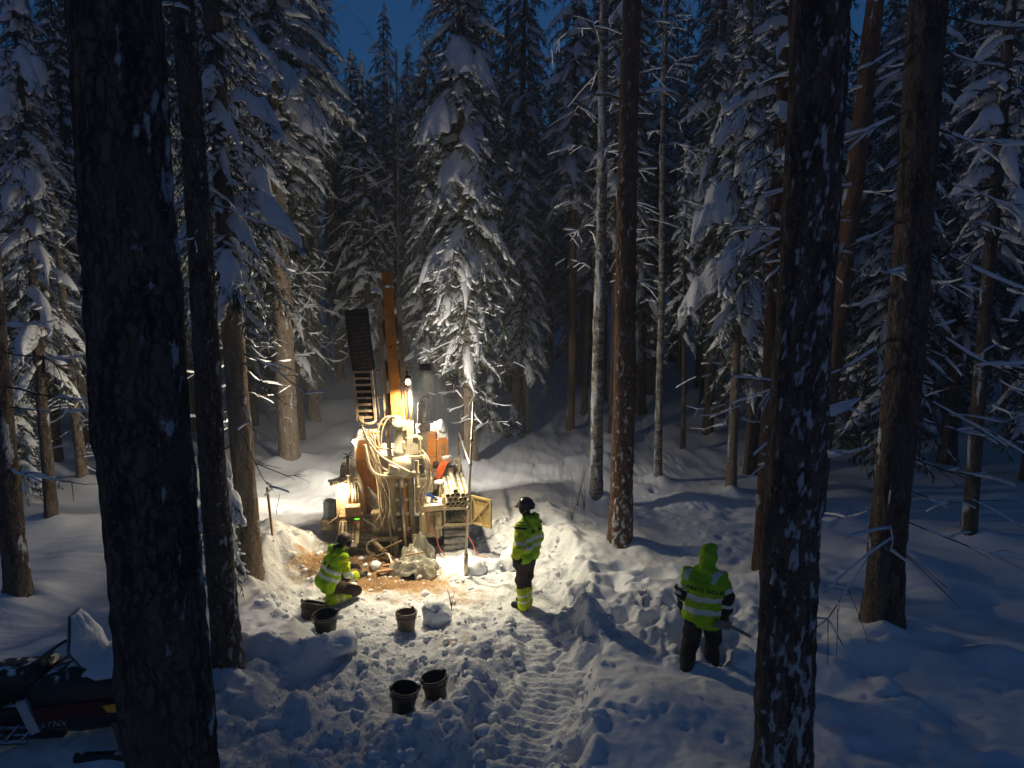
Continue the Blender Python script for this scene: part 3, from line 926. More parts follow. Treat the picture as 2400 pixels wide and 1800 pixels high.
def dead_branches(parent, seed, n, z0, z1, r_at, L0, L1, az_list=None, thick=.013, lean=0.0, rise=0.0, sagv=.2, tip=.3, snow=.9, each=False, mat='bark', twigs=3):
    rng = np.random.default_rng(seed)
    bw, bs = Bag(), Bag()
    for k in range(n):
        z = z0 + (z1 - z0) * (k + rng.random()) / n
        az = az_list[k % len(az_list)] + rng.uniform(-.45, .45) if az_list else rng.uniform(0, 2 * math.pi)
        L = rng.uniform(L0, L1)
        b = (lean * z + math.cos(az) * r_at * .8, math.sin(az) * r_at * .8, z)
        if each: bw, bs = Bag(), Bag()
        dead_branch(bw, bs, b, az, L, thick * rng.uniform(.7, 1.25) * (L / L1) ** .5, rng, rise + rng.uniform(-.12, .12), sagv * rng.uniform(.5, 1.4), tip * rng.uniform(.4, 1.3), twigs, snow)
        if each:
            o = link('branch', bw.mesh('branch', [M[mat]]), parent)
            ms = bs.mesh('branch_snow', [M['snow']])
            if ms: tag(link('snow', ms, o), kind='stuff')
    if not each:
        tag(link('branches', bw.mesh('branches', [M[mat]]), parent), kind='stuff')
        ms = bs.mesh('branch_snow', [M['snow']])
        if ms: tag(link('branch_snow', ms, parent), kind='stuff')

def tree_root(name, x, y, label, group=None, rz=0.0, cat='tree'):
    return empty(name, (x, y, H(x, y)), rz, label, cat, group)
# ------------------------------------------------------------------ the named trees of the picture
PI = math.pi
def trunk(parent, *a, **k):
    return link('trunk', trunk_mesh(*a, **k), parent)

def add_crown(root, meshes):
    cm, sm = meshes
    o = link('crown', cm, root)
    tag(o, kind='stuff')
    if sm: tag(link('snow', sm, root), kind='stuff')
    return o

FEET = []
def tree(name, x, y, r, label, group=None, rz=0.0):
    FEET.append((x, y, r))
    return tree_root(name, x, y, label, group, rz)

# near trunks
t = tree('pine_tree', -2.15, 4.0, .27, 'thick dark pine trunk with snow down its side, in front of the snowmobile')
trunk(t, 13, .275, .20, 96, 330, 1, M['bark'], snow_dir=-.12, snow_amt=.27, ridge=.05, lean=-.007, snow_relief=.012, pf=(14, 5))
t = tree('pine_tree', -3.63, 8.16, .17, 'slender dark pine beside the thickest trunk, snow crusted on its foot')
trunk(t, 13, .172, .085, 56, 330, 2, M['bark'], snow_dir=-.1, snow_amt=.32, ridge=.04, lean=-.008, snow_relief=.010, pf=(22, 10), low=.2)
dead_branches(t, 5, 9, 5.2, 9.0, .12, .5, 1.5, thick=.016, lean=-.008, sagv=.05, tip=-.3)
t = tree('pine_tree', 2.42, 5.6, .24, 'thick dark pine trunk flecked with snow beside the worker with hood up')
trunk(t, 13, .245, .17, 96, 330, 3, M['bark'], snow_dir=-PI / 2, snow_amt=.36, ridge=.05, lean=-.009, snow_relief=.012, pf=(24, 11), low=.26)
t = tree('pine_tree', 5.0, 8.69, .23, 'dark bare pine trunk with long dead snow-lined branches on both sides')
trunk(t, 13, .232, .18, 72, 360, 4, M['bark'], snow_dir=PI * .9, snow_amt=.14, ridge=.04, lean=-.001)
dead_branches(t, 7, 36, 1.2, 9.3, .2, .5, 2.5, az_list=[PI + .2, -.1, PI - .2, .2, PI + .55, -.5], thick=.017, sagv=.16, tip=.12, rise=-.16, each=True, mat='bark', twigs=8)
t = tree('pine_tree', 1.98, 11.96, .21, 'tall reddish pine standing free to the side of the drill rig')
trunk(t, 14, .205, .115, 64, 300, 5, M['bark_red'], snow_dir=-PI * .6, snow_amt=.24, ridge=.05, lean=-.002, snow_relief=.012, pf=(22, 10), low=.4)
dead_branches(t, 9, 5, 7.4, 9.8, .15, .5, 1.3, az_list=[PI, .1], thick=.03, sagv=-.1, tip=-.45, twigs=2)
t = tree('pine_tree', 4.03, 10.57, .12, 'thin brown pine half hidden by the snow-flecked trunk near the hooded worker')
trunk(t, 12, .12, .075, 40, 220, 6, M['bark_red'], snow_dir=PI, snow_amt=.30, ridge=.03, lean=-.003, snow_relief=.008)
dead_branches(t, 11, 10, 3.0, 6.0, .1, .5, 1.3, thick=.011, sagv=.2, tip=-.1)
add_crown(t, spruce(116, 12, 5.0, 1.25, 60, dens=.8, snow=.85, droop=.8, thick=.13))
t = tree('pine_tree', 6.39, 14.0, .2, 'leaning reddish pine behind the snow-flecked trunk')
trunk(t, 13, .20, .15, 40, 160, 7, M['bark_red'], snow_dir=PI, snow_amt=.28, ridge=.03, lean=.06)
dead_branches(t, 13, 14, 3.0, 9.5, .17, .7, 1.9, thick=.016, lean=.06, sagv=.15, tip=.1)
t = tree('pine_tree', -7.41, 9.73, .165, 'dark trunk at the edge of the clearing, beyond the snowmobile')
trunk(t, 12, .165, .12, 40, 160, 8, M['bark'], snow_dir=0, snow_amt=.26, ridge=.03, lean=.012)
dead_branches(t, 17, 6, 1.6, 4.5, .15, .9, 2.0, az_list=[.1, -.3], thick=.02, sagv=.1, tip=.05)

# birches
t = tree('birch_tree', 1.84, 14.49, .14, 'pale birch plastered with snow beside the tall reddish pine')
trunk(t, 13, .14, .07, 40, 260, 9, M['bark_birch'], snow_dir=PI * 1.2, snow_amt=.55, ridge=.02, lean=.001, snow_relief=.012)
dead_branches(t, 19, 26, 4.5, 12.5, .09, .8, 2.2, thick=.012, sagv=-.25, tip=-.35, twigs=6, mat='bark_birch')
t = tree('birch_tree', 3.56, 16.13, .09, 'thin pale birch behind the tall reddish pine')
trunk(t, 12, .09, .045, 28, 180, 10, M['bark_birch'], snow_dir=PI, snow_amt=.50, ridge=.02, lean=-.015, snow_relief=.01)
dead_branches(t, 23, 22, 4, 11.5, .06, .6, 1.9, thick=.010, sagv=-.2, tip=-.4, twigs=6, mat='bark_birch', lean=-.015)
t = tree('birch_tree', -4.3, 26.0, .09, 'bare forked birch rising in front of the patch of open sky')
trunk(t, 13, .09, .03, 24, 120, 12, M['bark_birch'], snow_dir=PI, snow_amt=.4, ridge=.02, lean=.01)
dead_branches(t, 29, 46, 3, 12.8, .05, .9, 2.6, thick=.014, sagv=-.45, tip=-.1, rise=.35, twigs=8, mat='bark_birch', lean=.01)

# left of the rig
t = tree('spruce_tree', -4.33, 10.76, .19, 'shaggy spruce with hanging boughs close behind the slender dark pine')
trunk(t, 13, .19, .09, 48, 240, 13, M['bark_pale'], snow_dir=0, snow_amt=.22, ridge=.04, lean=-.013)
add_crown(t, spruce(131, 13, 4.4, 1.15, 105, dens=1.1, snow=.8, droop=.95, up=.05, thick=.12, lean=-.013,
                    big=[(.1, 6.1, .3, 1.2, .28, .22), (-.3, 7.6, .3, 1.2, .25, .2), (-1.2, 5.3, .3, 1.1, .22, .18)]))
dead_branches(t, 31, 22, 1.8, 5.2, .17, .4, 1.2, thick=.013, lean=-.013, sagv=.45, tip=-.35, twigs=6, snow=.5)
t = tree('young_spruce', -4.42, 10.0, .05, 'snow-smothered young spruce standing against the shaggy spruce trunk')
trunk(t, 2.3, .03, .01, 10, 20, 14, M['bark'])
add_crown(t, spruce(132, 2.2, .5, .42, 26, dens=1.0, snow=1.0, droop=1.0, thick=.28, bl=.07, bw=.014, big=[(-1.5, 2.1, -.12, .34, .24, .3), (-.3, 1.7, 0, .42, .2, .24), (-2.6, 1.5, 0, .4, .2, .22), (-1.2, 1.35, .05, .42, .18, .2)]))
t = tree('spruce_tree', -5.75, 14.3, .17, 'tall snow-loaded spruce between the shaggy spruce and the pale pine')
trunk(t, 15, .17, .06, 32, 140, 15, M['bark_pale'], snow_amt=.25, snow_dir=0)
add_crown(t, spruce(133, 15, 4.6, 1.45, 100, dens=.95, snow=.85, droop=.95, thick=.14,
                    big=[(-1.0, 8.6, .2, 1.3, .34, .3), (-.5, 7.2, .3, 1.3, .3, .26), (-1.6, 6.3, .2, 1.2, .3, .24), (-.2, 9.8, .2, 1.2, .34, .3), (-1.2, 5.2, .3, 1.2, .26, .22)]))
dead_branches(t, 33, 14, 1.8, 4.8, .14, .6, 1.5, thick=.012, sagv=.3, tip=.1)
t = tree('pine_tree', -6.14, 18.44, .27, 'stout pale pine lit by the lamps at the back of the rig')
trunk(t, 16, .275, .12, 56, 240, 16, M['bark_pale'], snow_dir=-.4, snow_amt=.26, ridge=.03, lean=-.007)
dead_branches(t, 37, 22, 3.0, 7.6, .24, .8, 1.8, thick=.014, sagv=.35, tip=.35, twigs=4)
add_crown(t, spruce(134, 17, 8.2, 2.55, 95, dens=.8, snow=.85, droop=.75, thick=.14, big=[(-.6, 9.5, .4, 2.0, .4, .3), (-1.4, 10.4, .4, 1.8, .4, .3)]))
t = tree('spruce_tree', -7.0, 23.85, .19, 'grey spruce trunk with comb-like dead twigs behind the stout pale pine')
trunk(t, 16, .195, .08, 32, 140, 17, M['bark_pale'], snow_amt=.2, snow_dir=0, lean=-.019)
dead_branches(t, 41, 40, 2.4, 8.2, .16, .9, 1.9, thick=.012, lean=-.019, sagv=.32, tip=.4, twigs=4)
add_crown(t, spruce(135, 16, 8.0, 1.5, 60, dens=.7, snow=.85, droop=.8, bw=.026, bl=.12, lean=-.019))
t = tree('pine_tree', -7.54, 29.77, .19, 'straight reddish pine trunk far behind the mast')
trunk(t, 17, .19, .09, 24, 80, 18, M['bark_red'], snow_amt=.2, snow_dir=0, lean=-.015)
add_crown(t, spruce(136, 17, 9.5, 1.5, 50, dens=.6, snow=.85, bw=.03, bl=.14, lean=-.015))
t = tree('pine_tree', -9.83, 27.31, .24, 'red-barked pine seen between the pale pine and the shaggy spruce')
trunk(t, 17, .25, .12, 24, 80, 19, M['bark_red'], snow_amt=.12, snow_dir=0, lean=-.004)
add_crown(t, spruce(137, 17, 9, 1.9, 60, dens=.6, snow=.85, bw=.03, bl=.14))

# far left
t = tree('spruce_tree', -9.45, 13.5, .12, 'spruce hung with round snow lumps at the far edge beside the thickest trunk')
trunk(t, 11, .12, .03, 24, 90, 20, M['bark'], snow_amt=.25, snow_dir=0, lean=.02)
add_crown(t, spruce(138, 11.2, 2.9, 1.15, 80, dens=.9, snow=.9, droop=1.0, thick=.16, lean=.02,
                    big=[(-1.0, 10.2, 0, .6, .26, .3), (-.6, 9.0, .1, .9, .3, .32), (-1.6, 8.2, .1, .9, .3, .3), (-.9, 7.0, .2, 1.0, .28, .28)]))
t = tree('dead_spruce', -10.28, 15.93, .12, 'thin dying spruce with bare twiggy branches behind the thickest trunk')
trunk(t, 8.5, .12, .04, 20, 90, 21, M['bark_pale'], snow_amt=.3, snow_dir=0, lean=-.027)
dead_branches(t, 43, 50, .6, 8.2, .09, .5, 1.5, thick=.012, lean=-.027, sagv=.3, tip=-.1, twigs=6)
t = tree('leaning_trunk', -10.8, 17.69, .14, 'dead trunk leaning steeply against the thin dying spruce')
trunk(t, 6.5, .14, .08, 20, 70, 22, M['bark_pale'], snow_amt=.4, snow_dir=0, lean=-.227)
dead_branches(t, 47, 12, 1.5, 6.0, .1, .5, 1.2, thick=.012, lean=-.227)
t = tree('young_spruce', -10.9, 14.6, .06, 'small snow-buried spruce at the edge, below the lumpy spruce')
trunk(t, 3.8, .06, .02, 12, 30, 23, M['bark'])
add_crown(t, spruce(139, 3.9, .4, .95, 42, dens=1.0, snow=1.0, droop=.9, thick=.2))
t = tree('spruce_tree', -11.6, 17.0, .15, 'tall dim spruce at the very edge behind the lumpy one')
trunk(t, 14, .15, .05, 20, 60, 24, M['bark'], snow_amt=.2)
add_crown(t, spruce(140, 14, 2.6, 1.5, 80, dens=.7, snow=.85, droop=.95, thick=.15))

# centre and right
t = tree('spruce_tree', -1.08, 17.69, .18, 'great snow-laden spruce towering directly behind the drill rig')
trunk(t, 16, .18, .05, 40, 200, 25, M['bark_pale'], snow_dir=0, snow_amt=.24, ridge=.03, lean=-.017)
add_crown(t, spruce(141, 16.5, 3.0, 1.70, 165, dens=1.2, snow=.62, droop=.95, up=.05, thick=.10, lean=-.017,
                    profile=lambda t_: min(1, .55 + 2.5 * t_) * (1 - t_) ** .30,
                    big=[(-1.55, 10.2, .3, 1.25, .5, .5), (-.75, 9.9, .3, 1.1, .3, .4), (-2.3, 8.9, .3, 1.4, .42, .4), (-1.9, 7.6, .3, 1.5, .5, .32), (-1.2, 7.4, .3, 1.35, .36, .34), (-2.5, 5.6, .3, 1.4, .38, .3), (-1.5, 5.55, .1, 1.0, .36, .4), (-2.1, 4.5, .3, 1.2, .3, .24), (-.4, 6.2, .3, 1.3, .3, .25)]))
dead_branches(t, 51, 30, 1.3, 4.6, .15, .6, 1.7, thick=.011, sagv=.42, tip=.05, twigs=8, lean=-.01, snow=.5)
t = tree('spruce_tree', -1.44, 20.17, .16, 'second grey trunk just behind the great spruce')
trunk(t, 13, .165, .06, 24, 90, 26, M['bark_pale'], snow_amt=.2, lean=-.003)
dead_branches(t, 53, 14, 1.2, 5.0, .14, .7, 1.6, thick=.013, sagv=.3, tip=.1)
add_crown(t, spruce(142, 13, 5, 1.3, 50, dens=.7, snow=.8, droop=.9))
t = tree('spruce_tree', .46, 21.5, .1, 'shorter full spruce bowed with snow beside the great one')
trunk(t, 8.6, .10, .02, 24, 90, 27, M['bark_pale'], snow_amt=.35, lean=-.019)
add_crown(t, spruce(143, 8.7, 2.3, 1.15, 84, dens=1.0, snow=.95, droop=1.0, thick=.15, bw=.022, bl=.11, lean=-.019))
t = tree('young_spruce', -.74, 22.2, .06, 'knee-high spruce tip caked in snow between the rig rail and the full spruce')
trunk(t, 1.6, .04, .012, 10, 16, 28, M['bark'])
add_crown(t, spruce(144, 1.75, .15, .55, 30, dens=1.0, snow=.8, droop=.95, thick=.2))
t = tree('young_spruce', .06, 21.0, .05, 'tiny bent spruce sapling under a cap of snow')
trunk(t, .85, .03, .01, 8, 10, 29, M['bark'])
add_crown(t, spruce(145, .95, .1, .42, 20, dens=1.0, snow=.9, droop=1.0, thick=.3))
t = tree('pine_tree', 1.92, 21.86, .12, 'slim dark pine with a bare lower trunk left of the pale birch')
trunk(t, 17, .126, .06, 28, 120, 30, M['bark_red'], snow_amt=.25, snow_dir=PI, lean=.001)
add_crown(t, spruce(146, 17, 7.0, 1.7, 90, dens=.75, snow=.9, droop=.85, thick=.13, bw=.026, bl=.12))
t = tree('spruce_tree', 5.07, 15.36, .12, 'spruce with heavy cushions of snow on its drooping side boughs')
trunk(t, 12, .115, .05, 32, 150, 31, M['bark_pale'], snow_amt=.35, snow_dir=PI, lean=-.005)
add_crown(t, spruce(147, 12, 3.4, 1.35, 95, dens=1.0, snow=.9, droop=1.0, thick=.16,
                    big=[(3.6, 6.6, .3, 1.5, .36, .42), (4.1, 5.5, .2, 1.4, .34, .42), (3.3, 5.0, .3, 1.5, .34, .4), (4.6, 7.4, .2, 1.2, .3, .36), (3.8, 8.4, .2, 1.2, .34, .4), (5.4, 6.0, .2, 1.1, .3, .36), (4.9, 4.7, .2, 1.0, .3, .36)]))
dead_branches(t, 57, 14, 1.5, 4.2, .1, .5, 1.3, thick=.010, sagv=.2, tip=.05)
t = tree('spruce_tree', 5.0, 19.56, .08, 'pole-thin young spruce trunk between birch and cushioned spruce')
trunk(t, 8.5, .075, .02, 16, 60, 32, M['bark'], snow_amt=.3, lean=-.022)
add_crown(t, spruce(148, 8.6, 3.2, .8, 50, dens=.85, snow=.9, droop=1.0, lean=-.022))
t = tree('pine_tree', 8.83, 12.73, .13, 'snow-streaked trunk beyond the pine with dead branches')
trunk(t, 13, .13, .07, 28, 120, 33, M['bark'], snow_amt=.42, snow_dir=PI, lean=-.009)
dead_branches(t, 59, 22, 2.5, 9.5, .1, .8, 2.0, thick=.014, sagv=.15, tip=.1)
add_crown(t, spruce(149, 13, 5.5, 1.5, 60, dens=.7, snow=.8, droop=.9))
t = tree('spruce_tree', 7.25, 23.42, .13, 'dark slim trunk under the cushioned spruce boughs')
trunk(t, 15, .127, .05, 20, 70, 34, M['bark'], snow_amt=.2)
add_crown(t, spruce(150, 15, 4.2, 1.5, 70, dens=.7, snow=.85, bw=.028, bl=.13))
t = tree('spruce_tree', 5.45, 26.22, .19, 'broad dark trunk far behind the thin birch')
trunk(t, 17, .196, .08, 20, 70, 35, M['bark'], snow_amt=.15, lean=.008)
add_crown(t, spruce(151, 17, 6, 1.7, 70, dens=.65, snow=.85, bw=.03, bl=.14))
t = tree('spruce_tree', 2.56, 23.85, .11, 'leaning dark trunk just behind the slim dark pine')
trunk(t, 14, .113, .04, 20, 70, 36, M['bark'], snow_amt=.15, lean=.02)
add_crown(t, spruce(152, 14, 4.5, 1.3, 60, dens=.65, snow=.85, bw=.028, bl=.13, lean=.02))
t = tree('spruce_tree', -.15, 27.0, .17, 'tall dark narrow spruce against the sky beside the great one')
trunk(t, 18.5, .17, .04, 20, 70, 37, M['bark'], snow_amt=.15)
add_crown(t, spruce(153, 18.5, 3.2, 1.7, 110, dens=.8, snow=.55, bw=.03, bl=.14, droop=.9))

t = tree('spruce_tree', 6.3, 21.6, .17, 'tall spruce filling the gap behind the thin birch')
trunk(t, 17.5, .17, .05, 20, 70, 38, M['bark'], snow_amt=.2)
add_crown(t, spruce(154, 17.5, 5.2, 1.9, 110, dens=.75, snow=.85, bw=.028, bl=.13, droop=.9, thick=.14))
t = tree('spruce_tree', 3.1, 20.6, .15, 'tall spruce rising between the pale birch and the tall reddish pine')
trunk(t, 16.5, .15, .05, 20, 70, 39, M['bark'], snow_amt=.2)
add_crown(t, spruce(155, 16.5, 6.0, 1.5, 90, dens=.75, snow=.9, bw=.028, bl=.13, droop=.9, thick=.14))
t = tree('spruce_tree', 9.8, 17.5, .17, 'tall dim spruce behind the pine with dead branches')
trunk(t, 16.5, .17, .05, 20, 70, 40, M['bark'], snow_amt=.2)
add_crown(t, spruce(156, 16.5, 3.6, 1.9, 110, dens=.75, snow=.8, bw=.026, bl=.12, droop=.9, thick=.14))

for i_, (x_, y_, h_, lb_) in enumerate([(-5.65, 27.0, 12.6, 'pointed spruce tip nearest the great spruce under the open sky'), (-4.75, 28.4, 11.6, 'lower frosted spruce directly behind the bare forked birch'), (-6.35, 28.2, 13.4, 'frosted spruce closing the open sky beside the straight reddish pine')]):
    t = tree('spruce_tree', x_, y_, .14, lb_)
    trunk(t, h_, .14, .03, 16, 50, 60 + i_, M['bark'], snow_amt=.3)
    add_crown(t, spruce(170 + i_, h_, 2.4, 1.5, 84, dens=.75, snow=.8, bw=.032, bl=.14, droop=.9))

# ------------------------------------------------------------------ the forest behind
VARIANTS = []
for i, (hh_, zb_, rd_, nb_, dn_, sn_) in enumerate([(15, 3.2, 1.8, 100, .72, .85), (16.5, 4.5, 1.6, 92, .72, .75), (13, 2.4, 1.6, 90, .72, .9), (17, 6.5, 1.8, 80, .7, .8), (9, 1.2, 1.4, 74, .72, .9)]):
    c_, s_ = spruce(200 + i, hh_, zb_, rd_, nb_, dens=dn_, snow=sn_, droop=.9, bw=.036, bl=.16, thick=.13)
    tm = trunk_mesh(hh_ * .97, .12 + .006 * hh_, .03, 12, 30, 300 + i, M['bark'], snow_amt=.28)
    VARIANTS.append((hh_, c_, s_, tm))
for i, (hh_, zb_) in enumerate([(15.5, 8.5), (17, 10.5)]):
    c_, s_ = spruce(220 + i, hh_, zb_, 1.35, 52, dens=.72, snow=.8, droop=.8, bw=.034, bl=.15, thick=.12)
    VARIANTS.append((hh_, c_, s_, trunk_mesh(hh_ * .97, .13, .04, 14, 60, 320 + i, M['bark_pale'], snow_amt=.42, pf=(20, 8))))
rngF = np.random.default_rng(77)
placed = [(f[0], f[1]) for f in FEET]
def forest(n, y0, y1, xw, mind, label, group, hscale=(.85, 1.12), avoid=True, variants=(0, 1, 2, 3, 4), xr=None):
    k = tries = 0
    while k < n and tries < 6000:
        tries += 1
        y = rngF.uniform(y0, y1); lim = xw * y
        x = rngF.uniform(-lim, lim) if xr is None else rngF.uniform(*xr)
        u = x / y
        if avoid and y < 29.5:
            if -.235 < u < -.125 or .015 < u < .065 or -.705 < u < -.65: continue
        if y < 24 and -.40 < u < .36 and not (y > 20.5 and (u < -.28 or u > .10)): continue
        if any((x - a) ** 2 + (y - b_) ** 2 < mind * mind for a, b_ in placed): continue
        placed.append((x, y))
        v = VARIANTS[variants[int(rngF.integers(len(variants)))]]
        r_ = empty('spruce_tree', (x, y, H(x, y) - .05), rngF.uniform(0, 6.28), label, 'tree', group)
        s = rngF.uniform(*hscale)
        r_.scale = (s * rngF.uniform(.9, 1.1), s * rngF.uniform(.9, 1.1), s)
        r_.rotation_euler.x = rngF.normal() * .012; r_.rotation_euler.y = rngF.normal() * .012
        link('trunk', v[3], r_); tag(link('crown', v[1], r_), kind='stuff'); tag(link('snow', v[2], r_), kind='stuff')
        k += 1
forest(30, 15, 25, .80, 2.0, 'snowy spruce crowding the dim forest edge at the side of the picture', 'spruces at the sides of the clearing')
forest(34, 17, 34, .74, 1.6, 'slim frosted pine trunk among the dark trees behind the clearing', 'slim frosted pines', hscale=(.8, 1.05), variants=(5, 6))
forest(16, 29.6, 37, .8, 1.5, 'spruce with its tip below the patch of open sky behind the mast', 'spruces below the open sky', hscale=(.82, .98), variants=(0, 2), xr=(-8.6, -4.0))
forest(64, 25, 36, .80, 2.0, 'snow-covered spruce in the dark wood behind the clearing', 'spruces behind the clearing')
forest(84, 36, 62, .82, 2.4, 'distant spruce deep in the blue dusk forest', 'distant spruces', variants=(0, 1, 2, 3))
forest(70, 62, 120, .85, 3.4, 'faint spruce of the farthest forest rows', 'farthest spruces', variants=(0, 1, 3))
build_ground(FEET)
build_clods()
# ------------------------------------------------------------------ the drill rig
RIG = (-2.07, 12.42, -.02)
RIG_A = R(9.6)
rig = empty('drill_rig', RIG, RIG_A, 'mud-splashed crawler drill rig with orange mast, lit up at the clearing', 'drill rig')

def rw(p):
    """rig-local point -> world"""
    c, s = math.cos(RIG_A), math.sin(RIG_A)
    return Vector((RIG[0] + p[0] * c - p[1] * s, RIG[1] + p[0] * s + p[1] * c, RIG[2] + p[2]))

def mx(z):
    return .05 - .044 * z

# mast: two guide rails, the orange beam, cross pieces
mast = MB()
mast.bar((mx(.30) - .17, .06, .30), (mx(4.9) - .175, .12, 4.9), .085, .07)
mast_o = mast.build('mast_rail', M['rail'], rig)
m_ = MB(); m_.bar((mx(.30) + .17, .06, .30), (mx(4.92) + .175, .12, 4.92), .085, .07)
m_.build('mast_rail', M['rail'], rig)
for sgn in (-1, 1):
    m_ = MB(); m_.rbox((mx(4.45) + sgn * .175, .10, 4.62), (.10, .09, .46), (0, -.044, 0), .008)
    m_.build('rail_sleeve', M['tan'], rig)
bm_ = MB()
bm_.bar((mx(2.9) + .015, -.02, 2.88), (mx(5.26) + .0, .04, 5.28), .185, .14)
beam = bm_.build('mast_beam', M['orange_dim'], rig)
m_ = MB(); m_.rbox((mx(2.75) + .02, -.03, 2.73), (.21, .17, .42), (0, -.044, 0), .012)
br = m_.build('beam_bracket', M['orange_dim'], rig)
for i in range(4):
    for s_ in (-1, 1):
        m_ = MB(); m_.cyl((mx(2.75) + .02 + s_ * .075, -.11, 2.60 + i * .09), (mx(2.75) + .02 + s_ * .075, -.128, 2.60 + i * .09), .012, n=6)
        m_.build('bolt', M['steel'], br)
m_ = MB(); m_.lathe([(.0, .05), (.045, .035), (.06, .0), (.02, -.02)], 8, (mx(5.0) + .01, -.06, 5.03))
m_.build('snow_blob', M['snow'], beam)
m_ = MB(); m_.lathe([(.0, .07), (.06, .04), (.09, .0), (.04, -.03)], 9, (mx(4.9) - .24, .10, 4.95), sy=.7)
m_.build('snow_blob', M['snow'], mast_o)
for z0, z1 in ((4.10, 4.45), (3.35, 3.68), (2.68, 3.08)):
    m_ = MB(); m_.box((mx((z0 + z1) / 2), .12, (z0 + z1) / 2), (.30, .03, z1 - z0), (0, -.044, 0))
    m_.build('cross_plate', M['dark'], rig)
for (x0, x1, z, t_) in ((-.92, mx(4.78) - .13, 4.83, .035), (-.55, mx(3.85) - .13, 3.85, .025), (-.48, mx(3.1) - .13, 3.02, .03), (-.42, .05, 2.50, .04)):
    m_ = MB(); m_.bar((x0, .12, z), (x1, .10, z + .01), t_)
    m_.build('cross_bar', M['rust'], rig)
m_ = MB(); m_.tube(bez([(-.36, .02, 2.62), (-.40, .0, 3.0), (-.43, .0, 3.38), (-.40, .0, 3.50), (-.33, .02, 3.52)], 16), .011, 6)
m_.build('grab_rail', M['dark'], rig)
for i, z in enumerate((1.36, 1.07, .80, .5)):
    for s_ in (-1, 1):
        m_ = MB(); m_.cyl((mx(z) + s_ * .085, -.01, z + .0), (mx(z) + s_ * .085, .05, z), .035, n=12)
        m_.build('guide_roller', M['galv'], rig)
m_ = MB(); m_.box((mx(1.0), .16, .95), (.26, .03, 1.25))
m_.build('mast_back_plate', M['dark'], rig)
m_ = MB(); m_.cyl((mx(.5) + .065, .03, .35), (mx(1.6) + .065, .03, 1.62), .035, n=12)
m_.build('feed_cylinder', M['orange_dim'], rig)
m_ = MB(); m_.rbox((mx(1.5) + .01, -.03, 1.52), (.30, .06, .06), (0, 0, 0), .008)
m_.build('rod_clamp', M['orange'], rig)

# energy chain beside the mast: links stacked in a bent carrier
chain = MB()
chain.bar((-.60, .09, 2.62), (-.78, .09, 3.72), .02, .14)
ch = chain.build('energy_chain', M['chain'], rig)
NL = 22
for i in range(NL):
    t_ = i / (NL - 1)
    z = 3.55 + t_ * 1.05
    cx_ = -.615 - .10 * t_ - .015 * math.sin(t_ * 3)
    m_ = MB()
    m_.rbox((cx_ - .01, .06, z), (.42, .11, .052), (0, -.09, 0), .006)
    m_.build('chain_link', M['chain'], ch)
for i in range(14):
    z = 3.56 + i * .07
    cx_ = -.625 - .10 * (z - 3.55) / 1.05
    rib = MB(); rib.box((cx_, -.004, z + .02), (.30, .012, .012), (0, -.09, 0)); rib.build('chain_rib', M['dark'], ch)
    for q in range(6):
        m_ = MB(); m_.box((cx_ - .125 + q * .05, -.002, z - .012), (.011, .012, .045), (0, -.09, 0)); m_.build('chain_tooth', M['dark'], ch)
arc = [(-.49 - .09 * (k / 10) ** 1.5 + (.0 if k < 9 else -.03 * (k - 8)), .02 + .006 * k, 3.50 + 1.14 * k / 10) for k in range(11)]
m_ = MB(); m_.tube(bez(arc, 20), .016, 6)
m_.build('chain_edge', M['tan'], ch)
m_ = MB()
for k in range(9):
    z = 3.55 + k * .13
    m_.rbox((-.47 - .10 * (z - 3.55) / 1.05, .16, z), (.05, .2, .12), (0, -.09, 0), .01)
m_.build('chain_side', M['chain'], ch)
lad = MB()
for x0, x1 in ((-.755, -.82), (-.44, -.50)):
    lad.bar((x0, -.01, 2.60), (x1, -.01, 3.52), .045, .06)
for k in range(8):
    z = 2.66 + k * .12
    xx = -.60 - .065 * (z - 2.6) / .92
    lad.bar((xx - .15, .0, z), (xx + .15, .0, z), .03, .04)
lad.build('chain_carrier', M['rail'], rig)
m_ = MB(); m_.box((-.625, .05, 3.06), (.36, .02, .92), (0, -.07, 0)); m_.build('carrier_back', M['chain'], rig)

# rotation head, swivel, valve box
hd = MB()
hd.lathe([(.0, .70), (.055, .70), (.06, .62), (.115, .62), (.115, .50), (.088, .48), (.088, .10), (.105, .09), (.105, .0), (.07, -.03), (.0, -.03)], 20, (-.035, -.17, 1.98))
head = hd.build('rotation_head', M['grey'], rig)
for k in range(6):
    a = k * PI / 3 + .3
    m_ = MB(); m_.cyl((-.035 + .095 * math.cos(a), -.17 + .095 * math.sin(a), 2.60), (-.035 + .095 * math.cos(a), -.17 + .095 * math.sin(a), 2.64), .013, n=6)
    m_.build('bolt', M['steel'], head)
m_ = MB(); m_.rbox((.07, -.17, 2.50), (.10, .16, .14), b=.015); m_.rbox((.05, -.19, 2.15), (.07, .1, .16), b=.012)
m_.build('motor_port', M['tan'], head)
sw = MB()
sw.lathe([(.0, .36), (.13, .36), (.17, .33), (.19, .26), (.19, .14), (.13, .08), (.12, .0), (.06, -.04), (.0, -.04)], 22, (.02, -.18, 1.60))
sw.rbox((-.12, -.28, 1.74), (.22, .20, .14), (0, .25, .1), .02)
sw.build('swivel', M['hose_white'], rig)
vb = MB(); vb.rbox((.20, -.02, 2.12), (.27, .24, .34), b=.015)
vbox = vb.build('valve_box', M['grey'], rig)
m_ = MB(); m_.rbox((.16, -.02, 2.44), (.17, .18, .30), b=.012); m_.build('valve_block', M['tan'], vbox)
